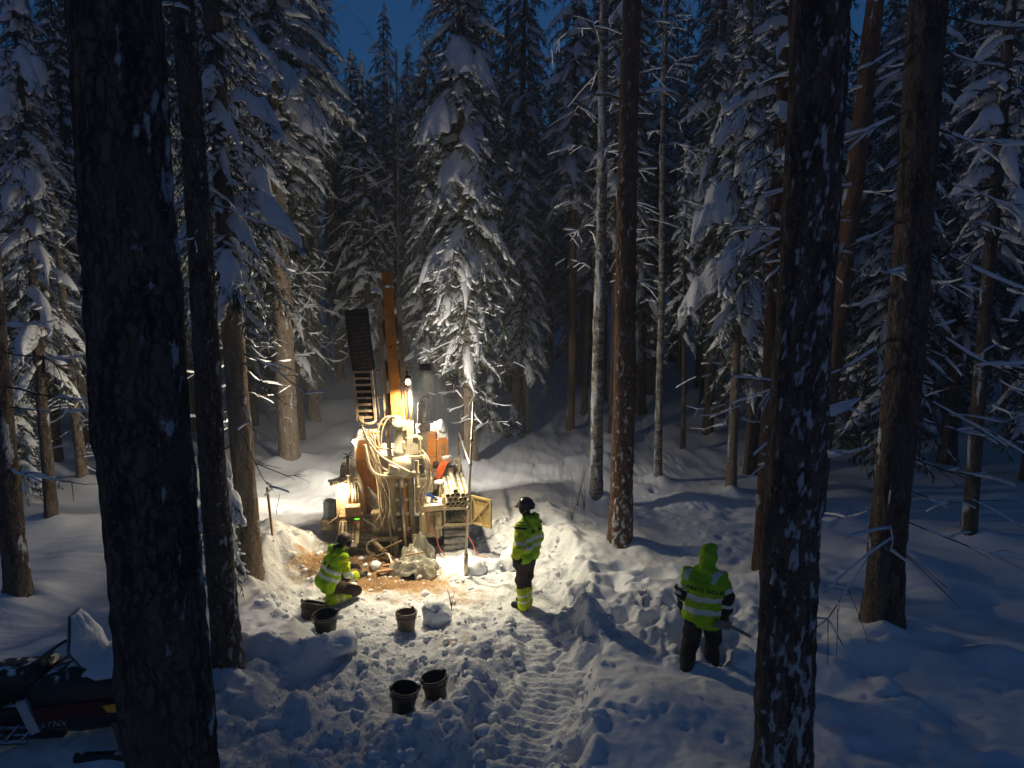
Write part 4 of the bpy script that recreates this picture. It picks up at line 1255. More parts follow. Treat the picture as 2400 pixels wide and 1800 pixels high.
for z in (2.24, 2.0):
    m_ = MB(); m_.cyl((.33, -.1, z), (.40, -.1, z), .03, n=8); m_.build('port', M['tan'], vbox)
m_ = MB(); m_.bar((.06, -.26, 1.93), (.40, -.20, 1.93), .06, .05); m_.bar((.36, -.18, 1.90), (.36, -.18, 2.3), .03, .03); m_.bar((.36, -.18, 2.3), (.22, -.16, 2.3), .03, .03)
m_.build('head_carriage', M['tan'], rig)
m_ = MB(); m_.rbox((mx(1.5) - .02, -.10, 1.58), (.62, .14, .10), b=.012); m_.build('carriage_beam', M['tan'], rig)
# bright hydraulic cylinder at the side of the mast
m_ = MB(); m_.cyl((.215, -.06, 2.52), (.175, -.06, 3.40), .045, n=14); m_.cyl((.175, -.06, 3.40), (.17, -.06, 3.50), .055, .02, n=14)
m_.build('lift_cylinder', M['galv'], rig)
m_ = MB(); m_.cyl((.135, -.05, 2.52), (.10, -.05, 3.30), .018, n=8); m_.build('lift_rod', M['orange'], rig)
# drill rod going into the ground
m_ = MB(); m_.cyl((-.005, -.24, 1.62), (.0, -.24, 1.38), .034, n=14); rod_ = m_.build('rod_adapter', M['galv'], rig)
m_ = MB(); m_.cyl((.0, -.24, 1.40), (.06, -.24, -.05), .030, n=14); m_.build('drill_rod', M['steel'], rig)

# hoses
HOSES = {
'w1': [(-.63, -.34, 2.23), (-.6, -.34, 2.02), (-.55, -.34, 1.81), (-.45, -.36, 1.68), (-.29, -.36, 1.64), (-.14, -.34, 1.65), (-.03, -.30, 1.67)],
'w2': [(-.59, -.3, 2.18), (-.55, -.3, 2.0), (-.44, -.3, 1.86), (-.29, -.3, 1.75), (-.19, -.3, 1.68)],
'w3': [(-.6, -.32, 2.35), (-.47, -.32, 2.14), (-.32, -.34, 1.98), (-.17, -.38, 1.89), (0, -.40, 1.79), (.16, -.34, 1.68)],
'w4': [(-.67, -.3, 2.54), (-.58, -.3, 2.32), (-.44, -.3, 2.08), (-.27, -.3, 1.93), (-.1, -.3, 1.78)],
'd1': [(-.66, -.18, 2.46), (-.55, -.18, 2.16), (-.45, -.18, 1.85), (-.38, -.18, 1.52), (-.29, -.18, 1.19), (-.25, -.18, .86), (-.22, -.18, .5), (-.21, -.18, .12)],
'd2': [(-.64, -.14, 2.37), (-.52, -.14, 2.0), (-.39, -.14, 1.68), (-.3, -.14, 1.34), (-.21, -.14, 1.07), (-.22, -.14, .76), (-.21, -.14, .38)],
'd3': [(-.7, -.1, 2.56), (-.58, -.1, 2.16), (-.48, -.1, 1.75), (-.44, -.1, 1.5), (-.36, -.1, 1.25), (-.29, -.1, 1.04), (-.29, -.1, .84)],
'd4': [(-.55, -.22, 2.16), (-.43, -.22, 1.78), (-.36, -.22, 1.53), (-.27, -.22, 1.28), (-.21, -.22, 1.03), (-.24, -.22, .79)],
'd5': [(-.52, -.05, 2.11), (-.37, -.05, 1.73), (-.3, -.05, 1.4), (-.21, -.05, 1.15), (-.19, -.05, .88), (-.2, -.05, .56)],
'd6': [(-.60, -.08, 2.40), (-.50, -.12, 2.05), (-.42, -.14, 1.70), (-.40, -.12, 1.35), (-.33, -.1, 1.0), (-.34, -.1, .7), (-.36, -.08, .45)],
'd7': [(-.62, -.02, 2.30), (-.49, -.04, 1.95), (-.40, -.02, 1.60), (-.33, 0, 1.28), (-.27, 0, .98), (-.26, .02, .6)],
'u1': [(-.3, -.16, 1.39), (-.28, -.16, 1.06), (-.32, -.18, .81), (-.4, -.2, .63), (-.48, -.2, .61), (-.55, -.18, .68), (-.71, -.16, .8)],
'u2': [(-.38, -.12, 1.38), (-.36, -.12, 1.09), (-.39, -.12, .87), (-.48, -.14, .73), (-.59, -.14, .69), (-.69, -.12, .76)],
't1': [(.01, -.14, 2.67), (-.16, -.12, 2.68), (-.27, -.1, 2.57), (-.34, -.1, 2.37), (-.36, -.1, 2.15), (-.42, -.1, 2.09)],
't2': [(-.1, -.10, 2.67), (-.25, -.08, 2.67), (-.35, -.06, 2.57), (-.41, -.06, 2.39), (-.4, -.06, 2.18), (-.44, -.06, 2.12)],
't3': [(-.51, -.12, 2.44), (-.47, -.12, 2.28), (-.44, -.14, 2.14), (-.36, -.14, 2.11), (-.28, -.12, 2.19)],
't4': [(-.43, -.08, 2.39), (-.4, -.1, 2.21), (-.36, -.12, 2.11), (-.27, -.12, 2.08), (-.12, -.1, 2.09)],
'l1': [(-.55, -.40, .46), (-.63, -.45, .42), (-.65, -.48, .34), (-.6, -.48, .24), (-.48, -.47, .19), (-.36, -.45, .22), (-.3, -.40, .28)],
'l2': [(-.47, -.36, .46), (-.59, -.42, .44), (-.64, -.45, .35), (-.61, -.45, .27), (-.5, -.42, .2)],
}
rq = random.Random(31)
for _k in range(9):
    x0, x1 = -.66 + rq.random() * .12, -.40 + rq.random() * .22
    y_ = -.26 + rq.random() * .2
    HOSES['e%d' % _k] = [(x0, y_ + .1, 2.5 - rq.random() * .25), (x0 + .08, y_ + .04, 2.2), (x0 + .16 + rq.random() * .06, y_, 1.85 - rq.random() * .2), (x1 - .04, y_, 1.4), (x1 + rq.uniform(-.05, .05), y_ + .02, 1.0), (x1 + rq.uniform(-.08, .06), y_ + .06, .55)]
for _k in range(6):
    x0 = .30 + rq.random() * .12
    HOSES['f%d' % _k] = [(x0, -.06, 2.05 - .1 * rq.random()), (x0 + .12, -.12 - .1 * rq.random(), 1.85), (x0 + .14 + .05 * rq.random(), -.12, 1.45), (x0 + .03, -.10, 1.1 + .1 * rq.random()), (x0 + .08 * rq.random(), -.06, .75)]
HR = {'w1': (.027, 'hose_white'), 'w2': (.016, 'hose_white'), 'w3': (.019, 'hose_white'), 'w4': (.017, 'hose_white'), 'l1': (.010, 'hose'), 'l2': (.009, 'hose')}
for k, pts in HOSES.items():
    r_, mt = HR.get(k, (.0155, 'hose'))
    m_ = MB(); m_.tube(bez(pts, 26), r_, 8)
    m_.build('hose', M[mt], rig)
m_ = MB()
m_.lathe([(.14, .0), (.155, .03), (.14, .06), (.12, .03), (.14, .0)], 18, (-.58, -.03, 2.58), (.3, 0, 0)); m_.rbox((-.70, 0, 2.62), (.09, .1, .12), b=.01)
m_.rbox((-.48, -.02, 2.38), (.22, .1, .05), b=.01)
m_.build('hose_manifold', M['tan'], rig)
rngH = random.Random(8)
for k in range(17):
    x0, z0 = -.66 + rngH.random() * .1, 1.28 - k * .028 - rngH.random() * .04
    pts = [(x0, .2, z0 + .05), (x0 + .09, .12 + .1 * rngH.random(), z0 - .02), (x0 + .2, .16, z0 - .10 - .1 * rngH.random()), (x0 + .22 + .05 * rngH.random(), .2, z0 - .22), (x0 + .1, .18, z0 - .30)]
    m_ = MB(); m_.tube(bez(pts, 14), .012, 6)
    m_.build('coiled_hose', M['hose_dark'], rig)

# chassis and crawlers
m_ = MB(); m_.rbox((.1, 1.2, .50), (1.05, 2.3, .42), b=.03); m_.build('chassis', M['dark'], rig)
def crawler(x0, x1, y0, y1, h, zo=-.05):
    r_ = h / 2
    m_ = MB()
    m_.poly([(y0 + r_ + (r_ - .05) * math.cos(a), zo + r_ + (r_ - .05) * math.sin(a)) for a in [PI / 2 + i * PI / 8 for i in range(9)]] +
            [(y1 - r_ + (r_ - .05) * math.cos(a), zo + r_ + (r_ - .05) * math.sin(a)) for a in [-PI / 2 + i * PI / 8 for i in range(9)]], 'x', x0 + .03, x1 - .03)
    o = m_.build('crawler_track', M['rubber'], rig)
    per = 2 * (y1 - y0 - h) + 2 * PI * r_
    n = int(per / .135)
    for i in range(n):
        s = per * i / n
        Ls = y1 - y0 - h
        if s < Ls: p, a = (y0 + r_ + s, zo + h), 0
        elif s < Ls + PI * r_:
            a = (s - Ls) / r_; p = (y1 - r_ + r_ * math.sin(a), zo + r_ + r_ * math.cos(a))
        elif s < 2 * Ls + PI * r_: a = PI; p = (y1 - r_ - (s - Ls - PI * r_), zo)
        else:
            a = (s - 2 * Ls - PI * r_) / r_ + PI; p = (y0 + r_ + r_ * math.sin(a), zo + r_ + r_ * math.cos(a))
        m_ = MB(); m_.rbox(((x0 + x1) / 2, p[0], p[1]), (x1 - x0, .115, .055), (-a, 0, 0), .012)
        m_.rbox(((x0 + x1) / 2 + .12 * (1 if i % 2 else -1), p[0] - .03 * math.sin(a) * -1, p[1] + .03 * math.cos(a)), ((x1 - x0) * .42, .07, .03), (-a, 0, 0), .008)
        m_.build('track_pad', M['grey_snow'], o)
M['grey_snow'] = surf('muddy_track_rubber', (.16, .15, .13), (.24, .22, .19), rough=.85, scale=6, dust=(.5, .47, .42), dust_amt=.8, snow_top=.4, bmp=.01)
crawler(.77, 1.21, -.12, 2.5, .56)
crawler(-1.0, -.56, -.02, 2.5, .56)

# rear cabinets
cab = MB(); cab.rbox((.44, 1.7, 1.35), (.20, 1.0, 1.5), b=.015)
cab.build('side_housing', M['grey'], rig)
cab = MB(); cab.rbox((.63, 1.7, 1.28), (.20, 1.0, 1.62), b=.015); cab_o = cab.build('cabinet', M['orange'], rig)
cab = MB(); cab.poly([(1.22, .5), (1.22, 1.93), (1.42, 2.12), (2.2, 2.12), (2.2, .5)], 'x', .735, .975); cab2 = cab.build('cabinet', M['orange'], rig)
m_ = MB(); m_.bar((.85, 1.205, 1.78), (.86, 1.205, 1.62), .05, .03); m_.cyl((.85, 1.20, 1.80), (.85, 1.19, 1.80), .035, n=10); m_.build('door_latch', M['steel'], cab2)
for xx, x1, z in ((.535, .725, 1.58), (.535, .725, 1.02)):
    m_ = MB(); m_.box(((xx + x1) / 2, 1.197, z), (x1 - xx, .006, .012)); m_.build('panel_seam', M['dark'], cab_o)
sn = MB(); sn.lathe([(.0, .16), (.10, .14), (.17, .08), (.20, .0), (.0, -.02)], 12, (.86, 1.62, 2.10), sy=2.2, sx=.62); sn.rbox((.855, 1.33, 2.03), (.20, .22, .07), (.75, 0, 0), .03)
sn.build('snow_cap', M['snow'], cab2)
m_ = MB(); m_.rbox((.50, 1.35, 2.18), (.24, .2, .14), b=.02); m_.cyl((.42, 1.5, 1.9), (.42, 1.5, 2.45), .06, n=10)
m_.build('air_filter', M['dark'], rig)
ex = MB(); ex.cyl((.46, 1.55, 2.1), (.45, 1.55, 2.38), .05, n=12); ex.cyl((.45, 1.55, 2.36), (.45, 1.55, 2.62), .085, n=14)
ex.tube(bez([(.45, 1.55, 2.60), (.46, 1.54, 2.70), (.50, 1.52, 2.76), (.58, 1.48, 2.79)], 10), [.075, .07, .06, .05, .045, .045, .045, .045, .045, .045][:len(bez([(.45, 1.55, 2.60), (.46, 1.54, 2.70), (.50, 1.52, 2.76), (.58, 1.48, 2.79)], 10))], 10)
ex.build('exhaust_stack', surf('exhaust_steel', (.16, .15, .14), (.08, .075, .07), rough=.6, scale=18, c3=(.5, .5, .5)), rig)
cab = MB(); cab.rbox((-.66, 1.45, 1.15), (.44, 1.1, 1.8), b=.02); cab3 = cab.build('cabinet', M['orange'], rig)
m_ = MB(); m_.box((-.66, .897, 1.62), (.43, .006, .014)); m_.build('panel_seam', M['dark'], cab3)
m_ = MB(); m_.rbox((-.1, 1.5, 1.15), (.70, 1.2, 1.1), b=.03); m_.build('engine_cover', M['grey'], rig)
m_ = MB(); m_.rbox((.46, .72, 1.18), (.28, .5, .30), (0, 0, .1), .02); m_.cyl((.34, .62, 1.42), (.66, .70, 1.30), .075, n=14); m_.rbox((.62, .8, 1.12), (.16, .3, .18), b=.02)
m_.build('duct_box', M['grey'], rig)
m_ = MB(); m_.cyl((.37, .55, 1.50), (.37, .62, 1.50), .085, n=16); m_.build('round_port', M['rubber'], rig)

# left side: tank, console, control panel
tk = MB(); tk.poly([(-1.21, .1), (-1.21, 1.34), (-1.10, 1.40), (-.82, 1.40), (-.74, 1.20), (-.70, .9), (-.70, .1)], 'y', .16, .85)
tank = tk.build('side_tank', M['rust_tan'] if 'rust_tan' in M else surf('muddy_tank', (.34, .25, .13), (.26, .18, .09), rough=.75, scale=4, c3=(.16, .11, .06), dust=(.5, .42, .28), dust_amt=.4), rig)
m_ = MB(); m_.poly([(-1.15, 1.38), (-1.12, 1.74), (-.86, 1.74), (-.82, 1.38)], 'y', .50, .53); m_.build('back_shield', surf('shield_sheet', (.30, .30, .28), (.24, .23, .2), rough=.6, scale=5), rig)
m_ = MB(); m_.tube(bez([(-1.14, .45, 1.40), (-1.12, .45, 1.66), (-1.02, .45, 1.72), (-.90, .45, 1.73)], 10), .012, 6); m_.build('shield_rail', M['dark'], rig)
hat = MB()
V0, T0 = ICO3
vv = V0 * (.19, .17, .075) * (1 + .35 * fbm3(V0[:, 0], V0[:, 1], V0[:, 2], 2.0, 2, 5)[:, None]) + (-1.16, .22, 1.41)
hat.add(vv, [tuple(t_) for t_ in T0], True)
hat.build('dirty_snow_cap', surf('dirty_snow', (.42, .37, .28), (.28, .23, .16), rough=.85, scale=9, bmp=.01), rig)
for x, r_, z0, z1 in ((-.955, .030, .99, 1.92), (-.885, .022, 1.0, 1.44), (-.835, .026, 1.0, 1.40), (-.79, .018, 1.0, 1.38)):
    m_ = MB(); m_.cyl((x, .05, z0), (x - .01, .06, z1), r_, n=12); m_.cyl((x - .006, .055, z0 + (z1 - z0) * .62), (x - .006, .055, z0 + (z1 - z0) * .66), r_ * 1.5, n=12)
    m_.build('hydraulic_post', M['galv'] if x == -.885 else M['dark'], rig)
m_ = MB()
for k in range(9):
    a = k * .7
    m_.bar((-.965, .06, 1.94), (-.965 + .09 * math.cos(a), .06 + .09 * math.sin(a), 1.95 + .06 * math.sin(k * 2.2)), .02, .012)
m_.build('post_tassel', M['rubber'], rig)
m_ = MB(); m_.rbox((-.89, -.10, .95), (.27, .22, .18), b=.012); con = m_.build('gauge_box', M['rust'], rig)
m_ = MB(); m_.rbox((-.95, .02, .66), (.46, .22, .34), b=.012); con2 = m_.build('console', M['rust'], rig)
m_ = MB(); m_.rbox((-.83, -.10, .75), (.16, .02, .13), b=.008); d_ = m_.build('display_frame', M['dark'], con2)
m_ = MB(); m_.lathe([(.0, .006), (.05, .004), (.052, .0), (.0, 0)], 14, (-.825, -.112, .78), (PI / 2, 0, 0), sy=.32); m_.build('green_display', M['green_led'], d_)
m_ = MB(); m_.rbox((-1.08, -.095, .74), (.08, .02, .09), b=.006); m_.build('gauge', M['dark'], con2)
# control panel, tilted, with rows of black levers and a red stop button
Rp = Euler((R(-38), R(0), R(-4)))
pc = Vector((-.965, -.24, .57))
def pp(u, v, w): return pc + Rp.to_matrix() @ Vector((u, w, v))
m_ = MB(); m_.rbox(pc, (.37, .07, .44), Rp, .012); pan = m_.build('control_panel', surf('panel_cream', (.46, .38, .24), (.36, .29, .17), rough=.6, scale=6, c3=(.22, .16, .09)), rig)
for i in range(5):
    m_ = MB(); m_.bar(pp(-.14 + i * .065, -.19, -.042), pp(-.14 + i * .065, .19, -.042), .016, .012)
    m_.build('panel_strip', M['rust'], pan)
    for j in range(6):
        if i == 4 and j == 5: continue
        m_ = MB(); q = pp(-.145 + i * .065, -.165 + j * .065, -.05); q2 = pp(-.145 + i * .065 + .006 * ((i * 7 + j * 3) % 3 - 1), -.165 + j * .065 + .012, -.085)
        m_.cyl(q, q2, .009, .013, n=7); m_.build('lever', M['rubber'], pan)
m_ = MB(); m_.cyl(pp(.12, .165, -.04), pp(.12, .165, -.075), .022, n=12); m_.build('stop_button', M['red_btn'], pan)
m_ = MB(); m_.rbox(pp(.03, -.25, -.03), (.26, .05, .07), Rp, .01); m_.build('panel_lip', M['grey'], pan)
m_ = MB(); m_.rbox((-.62, .0, .12), (.75, .35, .22), b=.02); m_.build('front_step', M['dark'], rig)
m_ = MB(); m_.bar((-.9, -.22, .10), (-.56, -.22, .10), .16, .03); m_.build('step_plate', M['galv'], rig)
m_ = MB(); m_.tube(bez([(-1.0, -.05, .86), (-1.12, -.08, .92), (-1.16, -.08, .84), (-1.25, -.1, .78), (-1.38, -.12, .70)], 14), .011, 6); m_.build('lead', M['cable_tan'] if 'cable_tan' in M else M['hose'], rig)

# middle front: frame bars, mud-caked block
m_ = MB(); m_.rbox((-.40, .12, .62), (.34, .3, .5), b=.03); m_.build('pump_block', M['mud'] if 'mud' in M else M['hose'], rig)
m_ = MB(); m_.bar((-.58, -.15, .40), (-.10, -.12, .37), .09, .09); m_.build('front_beam', M['tan'], rig)
m_ = MB(); m_.bar((-.56, -.2, .40), (-.22, -.5, .14), .07, .05); m_.build('front_strut', M['tan'], rig)
m_ = MB(); m_.bar((-.12, -.06, .40), (-.13, -.08, -.05), .09, .07); m_.bar((.22, -.06, .40), (.23, -.08, -.05), .09, .07); m_.build('mast_foot', M['tan'], rig)

# right side: platform, valve block, tube rack
m_ = MB(); m_.box((.59, .15, .945), (.38, .68, .03)); plat = m_.build('platform', M['tubes'], rig)
m_ = MB(); m_.bar((.38, -.21, .93), (.79, -.21, .95), .10, .03, up=(0, 1, 0)); m_.build('platform_edge', M['tan'], plat)
for x, y, h in ((.44, .05, .16), (.56, .1, .10), (.74, .4, .28), (.76, -.05, .2)):
    m_ = MB(); m_.cyl((x, y, .95), (x + .01, y, .95 + h), .026, n=10); m_.build('platform_post', M['tan'], plat)
m_ = MB()
vv = V0 * (.10, .08, .05) * (1 + .3 * fbm3(V0[:, 0], V0[:, 1], V0[:, 2], 2.0, 2, 8)[:, None]) + (.74, .42, 1.26)
m_.add(vv, [tuple(t_) for t_ in T0], True); m_.build('snow_blob', M['snow'], plat)
m_ = MB(); m_.rbox((.52, .1, .58), (.40, .34, .52), b=.03); m_.rbox((.40, -.02, .60), (.10, .2, .44), b=.02)
m_.build('valve_block', M['mudcake'] if 'mudcake' in M else M['tubes'], rig)
m_ = MB(); m_.cyl((.68, -.1, .60), (.68, -.1, .86), .085, n=14); m_.build('accumulator', M['tubes'], rig)
m_ = MB(); m_.cyl((.62, -.14, .57), (1.22, -.18, .57), .020, n=8); m_.rbox((.68, -.14, .56), (.16, .1, .07), b=.012); m_.cyl((.94, -.17, .54), (.94, -.17, .60), .03, n=8)
m_.build('lower_pipe', M['tan'], rig)
m_ = MB(); m_.cyl((.30, .04, .80), (.29, .04, 1.80), .042, n=12)
for z in (1.0, 1.28, 1.55): m_.cyl((.295, .04, z), (.295, .04, z + .03), .052, n=12)
m_.build('column_pipe', M['tan'], rig)
rk = MB()
for x in (.785, 1.265):
    for y in (-.19, 1.55):
        rk.bar((x, y, .58), (x, y, 1.14 if y < 0 else 1.32), .035)
    rk.bar((x, -.19, .925), (x, 1.55, 1.0), .035, .05); rk.bar((x, -.19, .61), (x, 1.55, .66), .035, .04)
rk.bar((.77, -.21, .925), (1.28, -.21, .915), .06, .05); rk.bar((.77, -.21, .605), (1.28, -.21, .60), .05, .04)
rack = rk.build('tube_rack', M['tan'], rig)
m_ = MB(); m_.box((1.025, .68, .955), (.47, 1.7, .012), (R(2.5), 0, 0)); m_.box((1.025, .68, .635), (.47, 1.7, .012), (R(1.6), 0, 0)); m_.build('rack_floor', M['dark'], rack)
m_ = MB(); m_.box((.79, .7, .8), (.012, 1.65, .26)); m_.box((1.025, 1.5, .8), (.46, .012, .26)); m_.build('rack_wall', M['dark'], rack)
# hinged door with a cross brace
dA = math.atan2(-.37, .33)
dc = Vector((1.29, -.20, .61)); du = Vector((math.cos(dA), math.sin(dA), 0)); dn = Vector((-du.y, du.x, 0))
W_, H_ = .50, .55
def dp(u, v, w=0): return dc + du * u + Vector((0, 0, v)) + dn * w
m_ = MB(); m_.add([dp(0, 0), dp(W_, 0), dp(W_, H_), dp(0, H_), dp(0, 0, .012), dp(W_, 0, .012), dp(W_, H_, .012), dp(0, H_, .012)], [(0, 1, 2, 3), (7, 6, 5, 4), (0, 4, 5, 1), (1, 5, 6, 2), (2, 6, 7, 3), (3, 7, 4, 0)])
door = m_.build('rack_door', M['wood'], rig)
for a_, b_ in (((0, .02), (W_, .02)), ((0, H_ - .02), (W_, H_ - .02)), ((.02, .04), (.02, H_ - .04)), ((W_ - .02, .04), (W_ - .02, H_ - .04)), ((.04, .05), (W_ - .05, H_ - .05)), ((.05, H_ - .05), (W_ * .62, .05))):
    m_ = MB(); m_.bar(dp(a_[0], a_[1], -.014), dp(b_[0], b_[1], -.014), .038 if a_[0] in (0, .02, W_ - .02) and a_[0] == b_[0] or a_[1] == b_[1] else .026, .024, up=tuple(dn))
    m_.build('door_brace', M['wood'], door)
# safety rail
for p0, p1 in (((1.22, 1.6, 1.2), (1.22, 1.6, 1.98)), ((1.31, .2, .95), (1.31, .2, 1.62))):
    m_ = MB(); m_.bar(p0, p1, .03); m_.build('rail_post', M['rust'], rig)
m_ = MB(); m_.bar((1.22, 1.62, 1.98), (1.31, .18, 1.63), .035); rl = m_.build('top_rail', M['steel'], rig)
m_ = MB(); m_.tube([(1.22 + .09 * k / 8, 1.62 - 1.44 * k / 8, 1.995 - .35 * k / 8 + .006 * (k % 2)) for k in range(9)], [.014, .02, .016, .022, .017, .02, .023, .019, .012], 6); m_.build('rail_snow', M['snow'], rl)
m_ = MB(); m_.cyl((1.18, 1.05, 1.15), (1.18, 1.05, 1.58), .03, n=8); m_.build('rail_stub', M['tan'], rig)
m_ = MB(); m_.tube([(1.06 + .11 * math.cos(k * PI / 10), 1.1 + .12 * math.sin(k * PI / 10), 1.48) for k in range(21)], .022, 8, caps=False); m_.build('hoop', M['galv'], rig)
m_ = MB(); m_.rbox((.86, 1.05, 1.02), (.40, .3, .75), b=.02); m_.build('reel_stand', M['dark'], rig)
m_ = MB(); m_.cyl((.70, 1.0, 1.40), (.70, 1.0, 1.52), .06, n=12); m_.build('filler_cap', M['rubber'], rig)

# lamps on the rig with their light
def lamp(name, p, r_, mat, energy, color, kind='POINT', aim=None, cone=120, size=.06, parent=rig, n=14):
    m_ = MB(); m_.lathe([(.0, r_), (r_ * .7, r_ * .7), (r_, 0), (r_ * .7, -r_ * .7), (.0, -r_)], n, p)
    o = m_.build(name, mat, parent)
    ld = bpy.data.lights.new(name + '_light', kind)
    ld.energy = energy; ld.color = color; ld.shadow_soft_size = size
    lo = bpy.data.objects.new(name + '_light', ld); COL.objects.link(lo)
    q = rw(p)
    lo.location = q
    if aim is not None:
        d = (rw(aim) - q).normalized()
        lo.rotation_euler = d.to_track_quat('-Z', 'Y').to_euler()
        lo.location = q + d * (r_ + .03)
        if kind == 'SPOT': ld.spot_size = R(cone); ld.spot_blend = .9
    return o
# flood lamp on its arm, head hanging in front of the mast, shining down on the working place
m_ = MB(); m_.bar((.12, .06, 3.60), (.40, -.06, 3.60), .03, .03); arm = m_.build('lamp_arm', M['tan'], rig)
m_ = MB(); m_.rbox((.48, -.10, 3.60), (.20, .10, .07), (0, 0, -.2), .015); fl = m_.build('lamp_housing', M['rubber'], arm)
m_ = MB(); m_.box((.48, -.10, 3.562), (.16, .07, .006), (0, 0, -.2)); m_.build('lamp_glass', M['lamp'], fl)
m_ = MB()
for q0, q1 in (((.375, -.125), (.565, -.165)), ((.395, -.035), (.585, -.075)), ((.375, -.125), (.395, -.035)), ((.565, -.165), (.585, -.075))):
    m_.bar((*q0, 3.548), (*q1, 3.548), .012, .06)
m_.build('lamp_hood', M['rubber'], fl)
ld = bpy.data.lights.new('flood_light', 'SPOT'); ld.energy = 900; ld.color = (1.0, .86, .60); ld.shadow_soft_size = .08; ld.spot_size = R(100); ld.spot_blend = 1.0
lo = bpy.data.objects.new('flood_light', ld); COL.objects.link(lo); q = rw((.48, -.10, 3.50)); lo.location = q
lo.rotation_euler = (rw((1.3, -1.7, 0)) - q).normalized().to_track_quat('-Z', 'Y').to_euler()
m_ = MB(); m_.rbox((.15, -.50, 3.42), (.10, .09, .10), (.5, 0, 0), .015); m_.bar((.13, .06, 3.50), (.15, -.48, 3.46), .03, .03); fl2 = m_.build('lamp_housing', M['dark'], rig)
lamp('mast_lamp', (.15, -.54, 3.36), .045, M['lamp'], 460, (1.0, .82, .54), 'SPOT', (-.05, .0, .8), 128)
m_ = MB(); m_.cyl((-.88, .55, 1.66), (-.855, .58, 2.05), .028, n=10); m_.build('lamp_post', M['galv'], rig)
lamp('side_lamp', (-.87, .58, 2.09), .045, M['lamp'], 560, (1.0, .85, .60), 'SPOT', (-4.4, 4.6, 2.0), 120)
lamp('panel_lamp', (-1.03, -.03, 1.27), .035, M['lamp_small'], 80, (1.0, .78, .48), 'POINT')
m_ = MB(); m_.cyl((.24, 2.0, 1.66), (.24, 2.0, 2.46), .02, n=8); m_.build('lamp_post', M['dark'], rig)
lamp('rear_lamp', (.24, 2.0, 2.50), .04, M['lamp'], 860, (1.0, .89, .72), 'POINT')
# ------------------------------------------------------------------ things on and around the rig
def at_rig(name, label, cat, group=None):
    o = empty(name, RIG, RIG_A, label, cat, group)
    return o
TW = .047
k = 0
rows = [(5, .80 + .047, .0), (4, .80 + .094, .083), (5, .80 + .047, .166), (1, .80 + .047 + .094 * 1.55, .245)]
big_tube = None
for n_, x0, dz in rows:
    for i in range(n_):
        x = x0 + i * .0945
        z0, z1 = 1.008 + dz, 1.083 + dz
        yj = -.22 - .015 * ((i * 5 + n_) % 3)
        m_ = MB(); m_.pipe((x, yj, z0), (x - .0, 1.62 - .03 * (i % 3), z1), .044, .036, 14)
        o = m_.build('steel_tube', M['tubes'], None, RIG, (0, 0, RIG_A))
        tag(o, 'open-ended wide steel tube stacked in the upper tray of the rig rack', 'steel tube', 'wide tubes in the upper rack tray')
        if n_ == 1: o['label'] = 'single wide steel tube lying on top of the stacked tubes'
        m_ = MB(); m_.cyl((x, yj + .06, z0), (x, yj + .07, z0), .036, n=14); m_.build('bore_shade', M['tube_shade'], o)  # added dark disc inside the open end, painted as the shaded hollow
rr = random.Random(3)
cnt = 0
for row, (n_, x0) in enumerate([(11, .83), (8, .93), (6, 1.01), (3, 1.10)]):
    for i in range(n_):
        x = x0 + i * .0375; z0 = .665 + row * .034 + rr.uniform(-.004, .004)
        if x > 1.24: continue
        yj = -.17 - rr.random() * .05
        m_ = MB(); m_.pipe((x, yj, z0), (x, 1.3, z0 + .03), .018, .013, 9)
        o = m_.build('thin_tube', M['tubes'], None, RIG, (0, 0, RIG_A))
        tag(o, 'thin drill tube in the heap on the lower rack shelf', 'steel tube', 'thin tubes on the lower rack shelf')
        m_ = MB(); m_.cyl((x, yj + .04, z0), (x, yj + .05, z0), .013, n=9); m_.build('bore_shade', M['tube_shade'], o)  # same dark disc, shade of the thin tube's hollow put into colour
# blue pipe wrench
m_ = MB(); m_.bar((.42, .06, 1.15), (.53, .06, 1.12), .055, .05); m_.bar((.52, .06, 1.125), (.64, .07, 1.03), .04, .045)
o = m_.build('pipe_wrench', M['blue'], None, RIG, (0, 0, RIG_A)); tag(o, 'bright blue tool lying on the rig platform', 'tool')
m_ = MB(); m_.cyl((.62, .06, 1.05), (.66, .07, 1.005), .03, n=8); m_.build('jaw', M['dark'], o)
# orange cables hung over the stand
o = at_rig('cable_bundle', 'bundle of orange cables hanging from the stand beside the tube rack', 'cables')
for i in range(9):
    s_ = (i - 4) * .016
    p = [(.95 + s_ * .5, 1.02, 1.52), (.90 + s_, .88, 1.56), (.84 + s_, .84, 1.50), (.79 + s_ * 1.2, .83, 1.40), (.75 + s_ * .8, .83, 1.28), (.71 + s_ * .4, .83, 1.20 - .008 * (i % 3))]
    m_ = MB(); m_.tube(bez(p, 14), .011, 6); m_.build('cable', M['cable_orange'], o)
m_ = MB(); m_.tube(bez([(.70, .82, 1.20), (.62, .82, 1.20), (.56, .82, 1.28), (.58, .82, 1.36), (.66, .82, 1.37), (.72, .82, 1.28)], 18), .008, 6); m_.build('cable', M['cable_orange'], o)
m_ = MB(); V0, T0 = ICO3
vv = V0 * (.13, .11, .10) * (1 + .25 * fbm3(V0[:, 0], V0[:, 1], V0[:, 2], 2.2, 2, 15)[:, None]) + (.94, 1.02, 1.56)
m_.add(vv, [tuple(t_) for t_ in T0], True); m_.build('cover', surf('grey_cover', (.35, .35, .35), (.22, .22, .22), rough=.6, scale=8, snow_top=.6), o)
